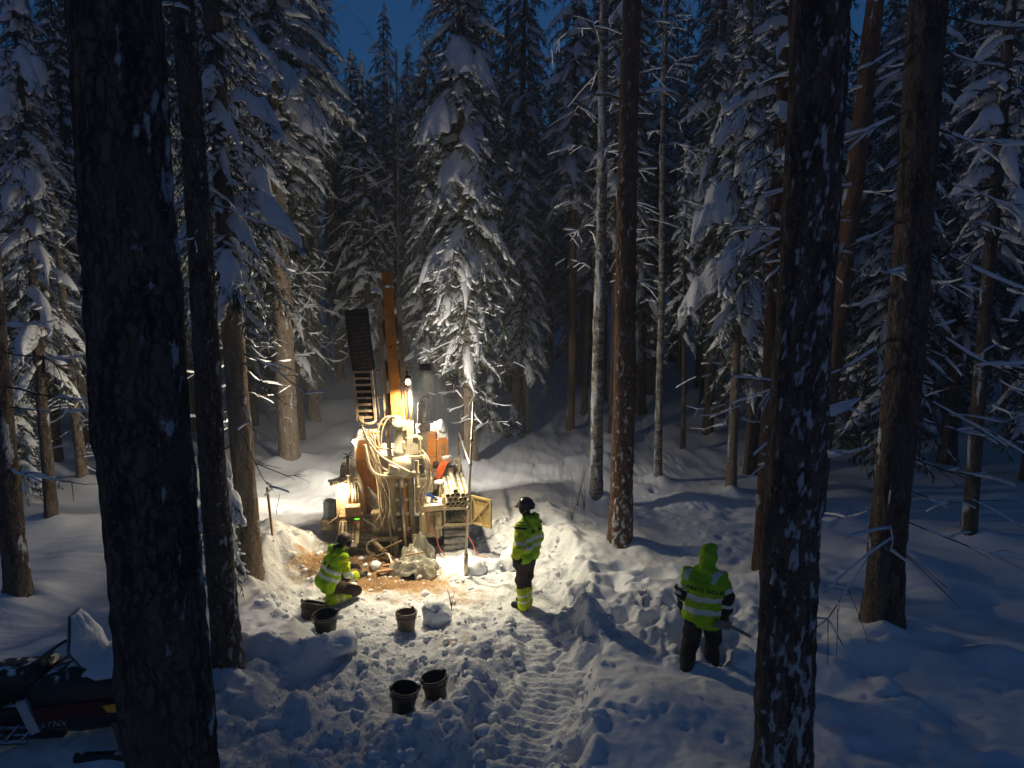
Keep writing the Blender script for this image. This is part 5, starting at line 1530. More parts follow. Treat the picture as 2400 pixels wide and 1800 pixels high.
# red cables to the ground
for nm, lb, p in (('red_cable', 'red cable trailing from the valve block to the snow by the crawler', [(.58, -.14, .65), (.60, -.16, .52), (.63, -.20, .37), (.67, -.26, .2), (.77, -.34, .06)]),
              ('red_cable', 'red cable hanging from the lower rack shelf beside the steel rod', [(1.16, -.25, .76), (1.18, -.28, .59), (1.22, -.34, .4), (1.30, -.40, .25), (1.36, -.48, .10), (1.5, -.62, .08), (1.62, -.75, .10)]),
              ('red_cable', 'short red cable hanging down from the platform edge', [(.49, -.24, .90), (.49, -.25, .67), (.48, -.24, .48)])):
    m_ = MB(); m_.tube(bez(p, 18), .011, 6); o = m_.build(nm, M['cable_red'], None, RIG, (0, 0, RIG_A)); tag(o, lb, 'cable')
# the long steel rod leaning on the rack
o = empty('steel_rod', (-.80, 11.36, H(-.80, 11.36)), 0, 'tall thin steel rod standing upright against the tube rack', 'steel rod')
top = Vector((.13, .42, 3.02))
m_ = MB(); m_.cyl((0, 0, .42), top, .022, .020, n=10); m_.build('rod', M['galv'], o)
m_ = MB(); m_.cyl((0, 0, -.05), (0, 0, .40), .036, n=12); m_.cyl((0, 0, .40), (0, 0, .44), .028, n=12); m_.build('socket', M['steel'], o)
for f_ in (.27, .32, .56, .72):
    q = top * f_ + Vector((0, 0, .42)) * (1 - f_)
    m_ = MB(); m_.cyl(q, q + (top - Vector((0, 0, .42))).normalized() * .09, .030, n=10); m_.build('coupling', M['steel'], o)

# crumpled tarpaulin heap in front of the mast
def heap(name, label, cat, c, size, seed, mat, fold=.16, n=34, peaks=(), flat=.0):
    g_ = np.linspace(-1, 1, n)
    X, Y = np.meshgrid(g_, g_)
    r2 = np.sqrt(X ** 2 + Y ** 2)
    nx_ = fbm2(X * 1.0, Y, 1.3, 3, seed)
    wob = 1 + .28 * fbm2(np.cos(np.arctan2(Y, X)) * 1.3, np.sin(np.arctan2(Y, X)) * 1.3, 1.2, 3, seed + 4)
    hgt = np.clip(1 - (r2 / (1.0 * wob)) ** 2, 0, 1) ** .55
    ridge = 1 - np.abs(fbm2(X, Y * 1.2, 1.7, 2, seed + 7)) * 1.5
    Z = hgt * (.55 + .45 * ridge) + fold * hgt * fbm2(X, Y, 3.4, 2, seed + 2)
    for (px, py, pr, ph) in peaks:
        Z = Z + ph * np.clip(1 - np.sqrt((X - px) ** 2 + (Y - py) ** 2) / pr, 0, 1)
    Z = np.clip(Z, 0, None) * size[2]
    m = (r2 < 1.25 * wob)
    wx, wy = c[0] + X * size[0], c[1] + Y * size[1]
    gz = ground_fields(wx, wy)[0]
    V = np.stack([wx - c[0], wy - c[1], np.maximum(gz - c[2], -.1) * (1 - hgt ** .5) + Z - .05 * (hgt < .02)], -1).reshape(-1, 3)
    i = np.arange(n - 1)[:, None] * n + np.arange(n - 1)[None]
    Q = np.stack([i, i + 1, i + n + 1, i + n], -1).reshape(-1, 4)
    keep = (hgt.ravel()[Q] > .015).any(1)
    Q = Q[keep]
    o = link(name, np_mesh(name, V, Q, mats=[mat], smooth=False), None, c)
    return tag(o, label, cat)
cz = H(-1.7, 11.6)
heap('tarpaulin', 'crumpled grey tarpaulin heaped in front of the drill mast', 'tarpaulin', (-1.72, 11.62, cz - .03), (.46, .34, .34), 3, M['tarp'], peaks=[(-.2, .5, .55, .45), (.35, -.1, .5, .2)])
heap('tarpaulin', 'smaller fold of grey tarpaulin lying beside the mast foot', 'tarpaulin', (-1.72, 12.02, cz), (.30, .22, .46), 9, M['tarp'], peaks=[(.1, .1, .5, .3)])
def plank(p0, p1, w, h, label, mat='plank', name='plank'):
    m_ = MB(); c = (Vector(p0) + Vector(p1)) / 2
    m_.bar(Vector(p0) - c, Vector(p1) - c, w, h)
    o = m_.build(name, M[mat], None, c); tag(o, label, 'plank'); return o
plank((-2.35, 11.36, .08), (-2.02, 11.50, .08), .09, .03, 'short board lying in the mud in front of the tarpaulin')
plank((-2.30, 11.62, .08), (-1.95, 11.72, .10), .07, .03, 'second short board half under the tarpaulin')
plank((-3.20, 12.50, .10), (-2.62, 12.36, .10), .12, .04, 'brown board lying along the foot of the rig below the control panel')
plank((-2.42, 11.92, .24), (-2.02, 12.02, .40), .03, .025, 'thin light stick propped across in front of the mast', name='stick')
plank((-2.25, 11.9, .20), (-2.12, 11.68, .02), .025, .02, 'bright metal pin stuck in the mud by the mast', mat='galv', name='metal_pin')
plank((-1.90, 11.40, .36), (-1.55, 11.46, .40), .03, .02, 'loose slat lying on top of the crumpled tarpaulin', name='slat')
zs = H(-4.21, 11.56)
plank((-4.21, 11.56, zs - .1), (-4.27, 11.56, zs + .88), .035, .03, 'wooden stake standing upright in the snow left of the rig', name='wooden_stake')
# blue-grey case behind the control stand
o = empty('plastic_case', rw((-1.36, .5, .62)), RIG_A, 'blue-grey plastic case standing on the snow behind the control stand', 'case')
m_ = MB(); m_.rbox((0, 0, .18), (.24, .16, .36), (0, 0, 0), .02); m_.build('shell', M['bluegrey'], o)
m_ = MB(); m_.rbox((0, 0, -.10), (.34, .26, .22), b=.03); m_.build('base', M['dark'], o)
m_ = MB(); m_.tube(bez([(-.07, -.08, .36), (-.06, -.09, .41), (.06, -.09, .41), (.07, -.08, .36)], 10), .012, 6); m_.build('handle', M['dark'], o)

# ------------------------------------------------------------------ buckets
def bucket(x, y, rim, h, mat, label, tilt=(0, 0), bail=0.3, sink=.02, rz=0):
    o = empty('bucket', (x, y, H(x, y) - sink), rz, label, 'bucket', 'rubber buckets on the snow')
    o.rotation_euler = (tilt[0], tilt[1], rz)
    b_ = rim * .80
    m_ = MB()
    m_.lathe([(.0, .0), (b_ - .01, .0), (b_, .012), (rim - .004, h - .05), (rim + .006, h - .045), (rim + .010, h - .01), (rim + .006, h), (rim - .006, h), (rim - .012, h - .02), (b_ - .012, .03), (.0, .02)], 28)
    m_.build('shell', M[mat], o)
    m_ = MB(); m_.lathe([(rim + .009, h - .085), (rim + .012, h - .075), (rim + .008, h - .065)], 28); m_.build('rib', M[mat], o)
    for s_ in (-1, 1):
        m_ = MB(); m_.rbox((s_ * (rim + .008), 0, h + .002), (.03, .05, .05), b=.008); m_.build('lug', M[mat], o)
    pts = []
    for k in range(17):
        a = PI * k / 16
        pts.append((-(rim + .02) * math.cos(a), -(rim + .01) * math.sin(a) * math.cos(bail), h + .0 + (rim + .01) * math.sin(a) * math.sin(bail)))
    m_ = MB(); m_.tube(pts, .005, 5); m_.build('bail', M['wire'], o)
    return o
bucket(-3.10, 9.90, .175, .27, 'bucket_brown', 'brown tilted bucket behind the greenish-black one, by the kneeling worker', (R(-16), R(10)), .1, .07)
bucket(-2.74, 9.50, .178, .27, 'bucket', 'greenish-black bucket with its wire bail folded down, behind the kneeling worker', (R(3), R(-3)), -.18, .02, R(25))
bucket(-1.55, 9.45, .15, .28, 'bucket_tan', 'mud-coated tan bucket standing alone in the middle of the trampled snow', (R(-3), R(4)), .0, .02, R(60))
bucket(-1.30, 7.55, .16, .30, 'bucket', 'black bucket nearest the camera, standing in churned snow', (R(2), R(6)), -.12, .03, R(15))
bucket(-.93, 7.82, .155, .29, 'bucket_brown', 'brown bucket half sunk in snow beside the black one', (R(-4), R(-5)), -.25, .05, R(40))

# ------------------------------------------------------------------ blocks of packed snow
def snow_block(x, y, size, seed, label, rz=0):
    V0, T0 = ICO3
    p = np.sign(V0) * np.abs(V0) ** .8
    v = p * np.array(size) * (1 + .32 * fbm3(V0[:, 0], V0[:, 1], V0[:, 2], 1.6, 4, seed)[:, None])
    o = link('snow_block', np_mesh('snow_block', v, T=T0, mats=[M['snow']]), None, (x, y, H(x, y) + size[2] * .3))
    o.rotation_euler.z = rz
    tag(o, label, 'snow block', 'blocks of packed snow')
snow_block(-1.14, 9.72, (.21, .17, .22), 2, 'upright block of packed snow beside the mud-coated tan bucket', .2)
snow_block(-.66, 11.55, (.20, .17, .20), 5, 'round snow lump at the foot of the crawler by the steel rod', .5)
snow_block(-.38, 11.75, (.17, .16, .16), 6, 'snow lump below the open rack door')
snow_block(.02, 11.9, (.24, .22, .30), 7, 'large snow boulder on the bank edge right of the rack door', .9)
snow_block(1.02, 10.2, (.16, .15, .26), 8, 'upright snow chunk on the rim right of the standing worker', .3)
snow_block(2.95, 8.05, (.16, .16, .17), 9, 'rounded snow lump behind the heels of the hooded worker', .1)
snow_block(-2.35, 8.72, (.24, .2, .16), 10, 'square-edged snow block in front of the greenish-black bucket', .4)
# ------------------------------------------------------------------ people (continuous surfaces from distance fields)
def surface_nets(F, org, st):
    nx, ny, nz = F.shape
    S = F < 0
    c = [F[i:nx - 1 + i, j:ny - 1 + j, k:nz - 1 + k] for i in (0, 1) for j in (0, 1) for k in (0, 1)]
    s = [x < 0 for x in c]
    n_in = sum(x.astype(int) for x in s)
    act = (n_in > 0) & (n_in < 8)
    idx = np.full(act.shape, -1); I = np.argwhere(act); idx[act] = np.arange(len(I))
    cv = np.stack([x[act] for x in c], 1)
    off = np.array([(i, j, k) for i in (0, 1) for j in (0, 1) for k in (0, 1)], float)
    acc = np.zeros((len(I), 3)); cnt = np.zeros(len(I))
    for a in range(8):
        for b in range(a + 1, 8):
            if np.abs(off[a] - off[b]).sum() != 1: continue
            fa, fb = cv[:, a], cv[:, b]
            m = (fa < 0) != (fb < 0)
            t = np.where(m, fa / np.where(m, fa - fb, 1), 0)
            acc += (off[a] + t[:, None] * (off[b] - off[a])) * m[:, None]; cnt += m
    V = (I + acc / cnt[:, None]) * st + org
    Q = []
    for ax in range(3):
        sl0 = [slice(None)] * 3; sl1 = [slice(None)] * 3
        sl0[ax] = slice(0, -1); sl1[ax] = slice(1, None)
        ch = S[tuple(sl0)] != S[tuple(sl1)]
        E = np.argwhere(ch)
        u, v = [q for q in range(3) if q != ax]
        E = E[(E[:, u] > 0) & (E[:, v] > 0) & (E[:, u] < F.shape[u] - 1) & (E[:, v] < F.shape[v] - 1)]
        def cell(du, dv):
            e = E.copy(); e[:, u] -= du; e[:, v] -= dv
            return idx[e[:, 0], e[:, 1], e[:, 2]]
        q = np.stack([cell(1, 1), cell(0, 1), cell(0, 0), cell(1, 0)], 1)
        inside0 = S[E[:, 0], E[:, 1], E[:, 2]]
        flip = inside0 if ax != 1 else ~inside0
        q = np.where(flip[:, None], q, q[:, ::-1])
        Q.append(q)
    Q = np.concatenate(Q)
    return V, Q[(Q >= 0).all(1)]

def sdf_mesh(name, prims, mats, step=.012, k=.025, wr=.0, wf=9, seed=0, cut=None, classify=None):
    P = [(np.array(a, float), np.array(b, float), ra, rb) for a, b, ra, rb in prims]
    lo = np.min([np.minimum(a, b) - max(ra, rb) for a, b, ra, rb in P], 0) - .04
    hi = np.max([np.maximum(a, b) + max(ra, rb) for a, b, ra, rb in P], 0) + .04
    n = np.ceil((hi - lo) / step).astype(int) + 1
    ax = [lo[i] + np.arange(n[i]) * step for i in range(3)]
    F = np.full(tuple(n), .2)
    for a, b, ra, rb in P:
        m = max(ra, rb) + .09
        l = np.maximum(((np.minimum(a, b) - m - lo) / step).astype(int), 0); h = np.minimum(((np.maximum(a, b) + m - lo) / step).astype(int) + 2, n)
        X, Y, Z = np.meshgrid(ax[0][l[0]:h[0]], ax[1][l[1]:h[1]], ax[2][l[2]:h[2]], indexing='ij')
        d = b - a; L2 = max(float(d @ d), 1e-9)
        t = np.clip(((X - a[0]) * d[0] + (Y - a[1]) * d[1] + (Z - a[2]) * d[2]) / L2, 0, 1)
        D = np.sqrt((X - a[0] - t * d[0]) ** 2 + (Y - a[1] - t * d[1]) ** 2 + (Z - a[2] - t * d[2]) ** 2) - (ra + t * (rb - ra))
        sl = (slice(l[0], h[0]), slice(l[1], h[1]), slice(l[2], h[2]))
        G = F[sl]
        hh_ = np.clip(.5 + .5 * (G - D) / k, 0, 1)
        F[sl] = G + (D - G) * hh_ - k * hh_ * (1 - hh_)
    if wr or cut:
        X, Y, Z = np.meshgrid(*ax, indexing='ij')
        if wr:
            near = np.abs(F) < .05
            w = np.zeros_like(F)
            w[near] = fbm3(X[near], Y[near], Z[near] * 1.6, wf, 2, seed)
            F = F + wr * w
        if cut: F = np.maximum(F, cut(X, Y, Z))
    V, Q = surface_nets(F, lo, step)
    cen = V[Q].mean(1)
    mi = classify(cen) if classify else None
    return np_mesh(name, V, Q, mats=mats, qmi=mi)

def seg_t(p, a, b):
    a, b = np.array(a), np.array(b); d = b - a
    t = (p - a) @ d / (d @ d)
    tc = np.clip(t, 0, 1)
    return t, np.linalg.norm(p - a - tc[:, None] * d, axis=1)

def hand_prims(w, d, thumb, curl=.5, s=1.0):
    """palm, four fingers and a thumb from wrist w along d"""
    w = Vector(w); d = Vector(d).normalized(); th = Vector(thumb).normalized()
    th = (th - d * th.dot(d)).normalized(); nrm = d.cross(th).normalized()
    out = [(w, w + d * .085 * s, .030 * s, .033 * s), (w + th * .022 * s + d * .03 * s, w + d * .085 * s + th * .028 * s, .022 * s, .018 * s), (w - th * .02 * s + d * .03 * s, w + d * .08 * s - th * .028 * s, .02 * s, .017 * s)]
    for i, ln in enumerate((.070, .080, .074, .058)):
        b0 = w + d * .09 * s + th * (.030 - .02 * i) * s
        d1 = (d * math.cos(curl) + nrm * math.sin(curl)).normalized(); d2 = (d * math.cos(curl * 2.2) + nrm * math.sin(curl * 2.2)).normalized()
        m = b0 + d1 * ln * .55 * s
        out += [(b0, m, .0125 * s, .0115 * s), (m, m + d2 * ln * .55 * s, .0115 * s, .0095 * s)]
    t0 = w + d * .03 * s + th * .035 * s
    t1 = t0 + (d * .6 + th * .75).normalized() * .05 * s
    out += [(t0, t1, .015 * s, .013 * s), (t1, t1 + (d * .9 + th * .2 + nrm * .3).normalized() * .04 * s, .0125 * s, .0105 * s)]
    return out

def V3(*a): return Vector(a)

def person(loc, rz, J, label, opt):
    bulk = opt.get('bulk', 1.0)
    """J: joints in the person's own frame, facing +Y, X to the right hand"""
    x0 = lambda k: np.array(J[k], float)
    hd_, nk, ch, pv = J['head'], J['neck'], J['chest'], J['pelvis']
    hdv, nkv, chv, pvv = Vector(hd_), Vector(nk), Vector(ch), Vector(pv)
    side = Vector((1, 0, 0))
    body = [(nkv - (nkv - chv) * .2, hdv + (nkv - hdv) * .35, .058, .06), (hdv + V3(0, -.012, .03), hdv + V3(0, .008, .015), .092, .09), (hdv + V3(0, .02, -.03), hdv + V3(0, .045, -.085), .072, .052)]
    f = Vector(J.get('face', (0, 1, 0))).normalized()
    up_ = Vector((0, 0, 1)); rt = f.cross(up_).normalized()
    body += [(hdv + f * .10 + up_ * .005, hdv + f * .118 - up_ * .03, .012, .016)]                                   # nose
    body += [(hdv + f * .088 - up_ * .062 - rt * .02, hdv + f * .088 - up_ * .062 + rt * .02, .012, .012)]            # mouth
    body += [(hdv + rt * s_ * .088 + up_ * .01, hdv + rt * s_ * .090 - up_ * .03, .018, .014) for s_ in (-1, 1)]     # ears
    for s_ in (-1, 1):
        body += [(pvv + side * s_ * .07, chv + side * s_ * .09, .105, .10), (chv + side * s_ * .09, nkv, .07, .05)]
    for sd_ in 'LR':
        body += [(J['sh' + sd_], J['el' + sd_], .058, .046), (J['el' + sd_], J['wr' + sd_], .044, .034)]
        body += [(J['hip' + sd_], J['kn' + sd_], .088, .062), (J['kn' + sd_], J['an' + sd_], .060, .045)]
        body += [(J['an' + sd_], J['heel' + sd_], .048, .045), (J['heel' + sd_], J['toe' + sd_], .048, .042)]
        body += hand_prims(J['wr' + sd_], J['hd' + sd_], J['th' + sd_], opt.get('curl' + sd_, .5), 1.12)
    def cls(p):
        mi = np.ones(len(p), int)                       # dark clothing
        mi[(np.linalg.norm(p - np.array(hdv), axis=1) < .16) & ((p - np.array(hdv)) @ np.array(f) > -.03)] = 0
        return mi
    me = sdf_mesh('person', body, [M['skin'], M['glove']], step=.013, k=.02, classify=cls)
    o = link('person', me, None, loc); o.rotation_euler = (0, 0, rz)
    tag(o, label, 'person')
    # trousers
    tp = []
    for sd_ in 'LR':
        tp += [(J['hip' + sd_], J['kn' + sd_], .114 * bulk, .090 * bulk), (J['kn' + sd_], Vector(J['an' + sd_]) * .8 + Vector(J['kn' + sd_]) * .2, .088 * bulk, .080 * bulk), (pvv + V3(0, 0, .03), J['hip' + sd_], .108, .108)]
        if opt.get('gaiters') is None: tp += [(Vector(J['an' + sd_]) * .8 + Vector(J['kn' + sd_]) * .2, J['an' + sd_], .074, .082)]
    o_t = link('trousers', sdf_mesh('trousers', tp, [M[opt['trousers']]], step=.014, wr=.016, wf=8, seed=opt['seed']), o)
    # boots
    for sd_ in 'LR':
        bp = [(Vector(J['an' + sd_]) + (Vector(J['kn' + sd_]) - Vector(J['an' + sd_])).normalized() * .12, J['an' + sd_], .066, .062), (J['an' + sd_], J['heel' + sd_], .058, .056), (J['heel' + sd_], J['toe' + sd_], .056, .05)]
        link('boot', sdf_mesh('boot', bp, [M[opt.get('boot', 'black_cloth')]], step=.014, wr=.004), o)
        if opt.get('gaiters'):
            a = Vector(J['kn' + sd_]) * .62 + Vector(J['an' + sd_]) * .38; b = Vector(J['an' + sd_]) + (Vector(J['heel' + sd_]) - Vector(J['an' + sd_])) * .3
            an, bn = np.array(a), np.array(b)
            def gc(p, an=an, bn=bn):
                t, _ = seg_t(p, an, bn)
                return np.where(((t > .30) & (t < .42)) | ((t > .68) & (t < .80)), 1, 0)
            link('gaiter', sdf_mesh('gaiter', [(a, b, .090, .094), (b, Vector(J['toe' + sd_]) * .35 + Vector(J['heel' + sd_]) * .65, .08, .066)], [M['hivis_y'], M['tape']], wr=.010, wf=12, seed=opt['seed'] + 3, classify=gc), o)
    # jacket
    jp = []
    for s_ in (-1, 1):
        jp += [(pvv + side * s_ * .085 - (chv - pvv).normalized() * opt.get('hem', .06), chv + side * s_ * .085, .158 * bulk, .148 * bulk), (chv + side * s_ * .085 + (nkv - chv) * .35, nkv + (chv - nkv) * .15 + side * s_ * .05, .115, .075)]
    for sd_, s_ in (('L', -1), ('R', 1)):
        jp += [(chv + side * s_ * .10 + (nkv - chv) * .45, J['sh' + sd_], .092, .086), (J['sh' + sd_], J['el' + sd_], .084 * bulk, .074 * bulk), (J['el' + sd_], Vector(J['wr' + sd_]) * .94 + Vector(J['el' + sd_]) * .06, .072 * bulk, .060)]
    jp += [(nkv - (nkv - chv) * .1, nkv + (hdv - nkv) * .28, .085, .078)]
    if opt.get('hood') == 'up':
        jp += [(hdv + V3(0, -.01, .0), hdv + V3(0, .0, -.04), .124, .128), (hdv - f * .045 - up_ * .07, nkv - f * .06 + up_ * .01, .100, .088), (hdv + f * .03 - up_ * .08, nkv + f * .03 + up_ * .01, .09, .085)]
        jp += [(nkv - f * .085 - rt * .09 - up_ * .01, nkv - f * .10 + rt * .09 - up_ * .01, .042, .042), (nkv - f * .085 - rt * .09 - up_ * .01, nkv + f * .03 - rt * .11, .040, .038), (nkv - f * .085 + rt * .09 - up_ * .01, nkv + f * .03 + rt * .11, .040, .038)]
    else:
        bk = -f
        jp += [(nkv + bk * .10 - rt * .09 - up_ * .0, nkv + bk * .13 - up_ * .13, .055, .06), (nkv + bk * .10 + rt * .09, nkv + bk * .13 - up_ * .13, .055, .06), (nkv + bk * .06 - rt * .10 + up_ * .03, nkv + bk * .06 + rt * .10 + up_ * .03, .045, .045)]
    ax_t = (chv - pvv)
    def jc(p):
        tt_, dt = seg_t(p, np.array(pvv), np.array(nkv))
        L_ = (nkv - pvv).length
        zt = tt_ * L_
        mi = np.zeros(len(p), int)
        for b0, b1 in opt['bands']: mi[(zt > b0) & (zt < b1)] = 1
        on_arm = np.zeros(len(p), bool)
        for sd_ in 'LR':
            sh, el, wr_ = x0('sh' + sd_), x0('el' + sd_), x0('wr' + sd_)
            t1, d1 = seg_t(p, sh, el); t2, d2 = seg_t(p, el, wr_)
            arm = (np.minimum(d1, d2) < .108) & ((dt > .20) | (t1 > .45)) & (np.minimum(d1 / .093, d2 / .078) < dt / .19)
            u = np.where(d1 <= d2, np.clip(t1, 0, 1), 1 + np.clip(t2, 0, 1))
            mi[arm] = opt.get('arm_base', 0)
            for b0, b1, mm in opt['arm']: mi[arm & (u > b0) & (u < b1)] = mm
        if opt.get('patch'):
            q = p - np.array(nkv)
            lx = np.abs(q @ np.array(rt)); mi[(lx > .125) & (lx < .185) & (q[:, 2] > -.13) & (q[:, 2] < -.01) & (zt > .3)] = 1
        if opt.get('yoke'):
            q = p - np.array(nkv); lx = q @ np.array(rt)
            mi[(np.abs(lx) > .13) & (np.abs(lx) < .21) & (q[:, 2] > -.10) & (q @ np.array(f) > -.02)] = 2
            mi[(q[:, 2] > .03) & (np.linalg.norm(q[:, :2], axis=1) < .10)] = 2
            for cx_ in (-.07, .07):
                mi[(np.abs(lx - cx_) < .022) & (q[:, 2] > -.20) & (q[:, 2] < -.15) & (q @ np.array(f) < -.10)] = 2
        return mi
    cut = None
    if opt.get('hood') == 'up':
        hc = np.array(hdv + f * .10)
        cut = lambda X, Y, Z: np.where(Z > nkv.z + .03, .075 - np.sqrt((X - hc[0]) ** 2 + (Y - hc[1]) ** 2 + ((Z - hc[2]) * .85) ** 2), -1)
    o_j = link('jacket', sdf_mesh('jacket', jp, [M['hivis'], M['tape'], M['black_cloth'], M['hivis_y']], step=.011, wr=.030, wf=6.0, seed=opt['seed'] + 1, cut=cut, classify=jc), o)
    if opt.get('helmet'):
        hm = MB()
        tilt = opt.get('htilt', (0, 0, 0))
        hm.lathe([(.0, .125), (.05, .118), (.09, .090), (.112, .045), (.120, .0), (.122, -.02), (.128, -.024), (.128, -.032), (.112, -.030)], 24, tuple(hdv + V3(0, -.01, .03)), tilt, sy=1.12)
        hm_o = hm.build('helmet', M[opt['helmet']], o)
        m_ = MB(); c_ = hdv + f * .115 + up_ * .010
        m_.poly([(-.07, 0), (.07, 0), (.05, .055), (-.05, .055)], 'z', -.006, .006)
        pk = m_.build('peak', M[opt['helmet']], hm_o, c_ - f * .0); pk.rotation_euler = (0, 0, math.atan2(f.y, f.x) - PI / 2)
        for s_ in (-1, 1):
            m_ = MB(); m_.lathe([(.0, .028), (.03, .026), (.045, .010), (.045, -.012), (.0, -.014)], 14, tuple(hdv + rt * s_ * .112 - up_ * .01), (0, PI / 2 * s_, math.atan2(rt.y, rt.x)), sx=1.2)
            m_.build('ear_muff', M['rubber'], hm_o)
            m_ = MB(); m_.bar(hdv + rt * s_ * .125 + up_ * .01, hdv + rt * s_ * .125 + up_ * .06, .02, .012); m_.build('muff_arm', M['dark'], hm_o)
        m_ = MB(); m_.tube([tuple(hdv + V3(.124 * math.cos(a), .138 * math.sin(a) - .01, .045)) for a in [k_ * PI / 12 for k_ in range(25)]], .011, 6, caps=False); m_.build('goggle_strap', M['brown_cloth'], hm_o)
    return o, o_j

stand = dict(head=(0, .04, 1.62), neck=(0, .0, 1.46), chest=(0, -.02, 1.25), pelvis=(0, 0, .93),
             shL=(-.19, -.01, 1.355), elL=(-.25, -.03, 1.09), wrL=(-.25, .06, .86), hdL=(-.02, .18, -1), thL=(.5, .8, 0),
             shR=(.19, -.01, 1.355), elR=(.25, -.04, 1.09), wrR=(.26, .05, .86), hdR=(.02, .18, -1), thR=(-.5, .8, 0),
             hipL=(-.09, 0, .88), knL=(-.10, .05, .47), anL=(-.10, .0, .09), heelL=(-.10, -.04, .05), toeL=(-.12, .17, .04),
             hipR=(.09, 0, .88), knR=(.10, .03, .47), anR=(.10, -.03, .09), heelR=(.10, -.07, .05), toeR=(.12, .14, .04))
# standing worker by the rig, looking at it
JA = dict(stand); JA.update(face=(-.1, .98, -.15), hipR=(.07, 0, .88), knR=(.07, .06, .47), anR=(.06, .06, .09), heelR=(.06, .02, .05), toeR=(.08, .23, .04), elL=(-.28, -.05, 1.10), wrL=(-.27, .02, .86))
person((.24, 10.16, H(.24, 10.16) + .02), R(52), JA, 'standing worker in yellow-green jacket, black trousers and black helmet facing the drill rig',
       dict(seed=5, trousers='brown_cloth', gaiters=True, helmet='helmet_black', hem=.03, yoke=True, bands=[(.10, .155), (.21, .265)], arm=[(.0, .12, 2), (.82, .98, 1), (1.18, 1.3, 0), (1.80, 2.1, 2)], arm_base=3))
# worker with hood up, seen from behind, walking off through the deep snow
JB = dict(stand); JB.update(head=(.04, .05, 1.635), neck=(.03, 0, 1.45), chest=(.02, -.02, 1.25), face=(.55, .83, -.1), hipL=(-.10, 0, .88), knL=(-.15, -.10, .48), anL=(-.22, -.30, .12), heelL=(-.22, -.34, .08), toeL=(-.24, -.13, .06),
    hipR=(.10, 0, .88), knR=(.13, .10, .50), anR=(.12, .02, .10), heelR=(.12, -.02, .06), toeR=(.14, .2, .05), elL=(-.28, -.02, 1.11), wrL=(-.25, .10, .89), elR=(.28, -.05, 1.09), wrR=(.27, -.02, .85), hdR=(.05, .25, -1))
oB, jB = person((2.43, 8.2, H(2.43, 8.2) - .27), R(-14), JB, 'worker with hood up walking away through deep snow, lettering and bright bands on the back',
       dict(seed=9, trousers='black_cloth', hood='up', bulk=1.13, hem=.10, patch=True, bands=[(-.03, .04), (.145, .215)], arm=[(.52, .72, 1), (.72, 1.22, 2), (1.22, 1.42, 1), (1.42, 2.1, 2)]))
# lettering on the back of that jacket
fc = bpy.data.curves.new('lettering', 'FONT'); fc.body = 'ARETS GOLD'; fc.size = .070; fc.offset = .0022; fc.align_x = 'CENTER'; fc.space_character = 1.12; fc.resolution_u = 2
fo = bpy.data.objects.new('lettering_src', fc); COL.objects.link(fo)
dg = bpy.context.evaluated_depsgraph_get()
tm = bpy.data.meshes.new_from_object(fo.evaluated_get(dg))
bpy.data.objects.remove(fo)
import bmesh
bmx = bmesh.new(); bmx.from_mesh(tm)
bmesh.ops.triangulate(bmx, faces=bmx.faces[:])
for _ in range(2):
    bmesh.ops.subdivide_edges(bmx, edges=[e for e in bmx.edges if e.calc_length() > .012], cuts=1)
bmesh.ops.triangulate(bmx, faces=bmx.faces[:])
jm = jB.data
bvh = BVHTree.FromPolygons([v.co.copy() for v in jm.vertices], [tuple(p.vertices) for p in jm.polygons])
for v in bmx.verts:
    x_, z_ = v.co.x, 1.215 + v.co.y - .10 * v.co.x
    h_ = bvh.ray_cast(Vector((x_, -1, z_)), Vector((0, 1, 0)))
    y_ = h_[0].y if h_[0] is not None else -.16
    v.co = Vector((x_, y_ - .009, z_))
bmx.to_mesh(tm); bmx.free()
tm.name = 'lettering'; tm.materials.clear(); tm.materials.append(M['black_cloth'])
tag(link('lettering', tm, jB), kind='stuff')
# what the hooded worker carries
hw = Vector((.28, .0, .74))
o = empty('hand_tool', (2.43, 8.2, H(2.43, 8.2) - .27), R(-14), 'grey flat-bladed hand tool held low by the hooded worker', 'tool')
m_ = MB(); m_.bar(hw + V3(-.15, -.19, .09), hw + V3(.05, -.03, -.01), .10, .012, up=(0, -1, .3)); m_.build('blade', surf('tool_blade', (.22, .22, .22), (.14, .14, .14), rough=.4, metal=.6), o)
m_ = MB(); m_.bar(hw + V3(.03, .0, -.01), hw + V3(.30, .06, -.16), .05, .03); m_.build('grip', surf('tool_grip', (.24, .25, .18), (.16, .17, .12), rough=.7), o)
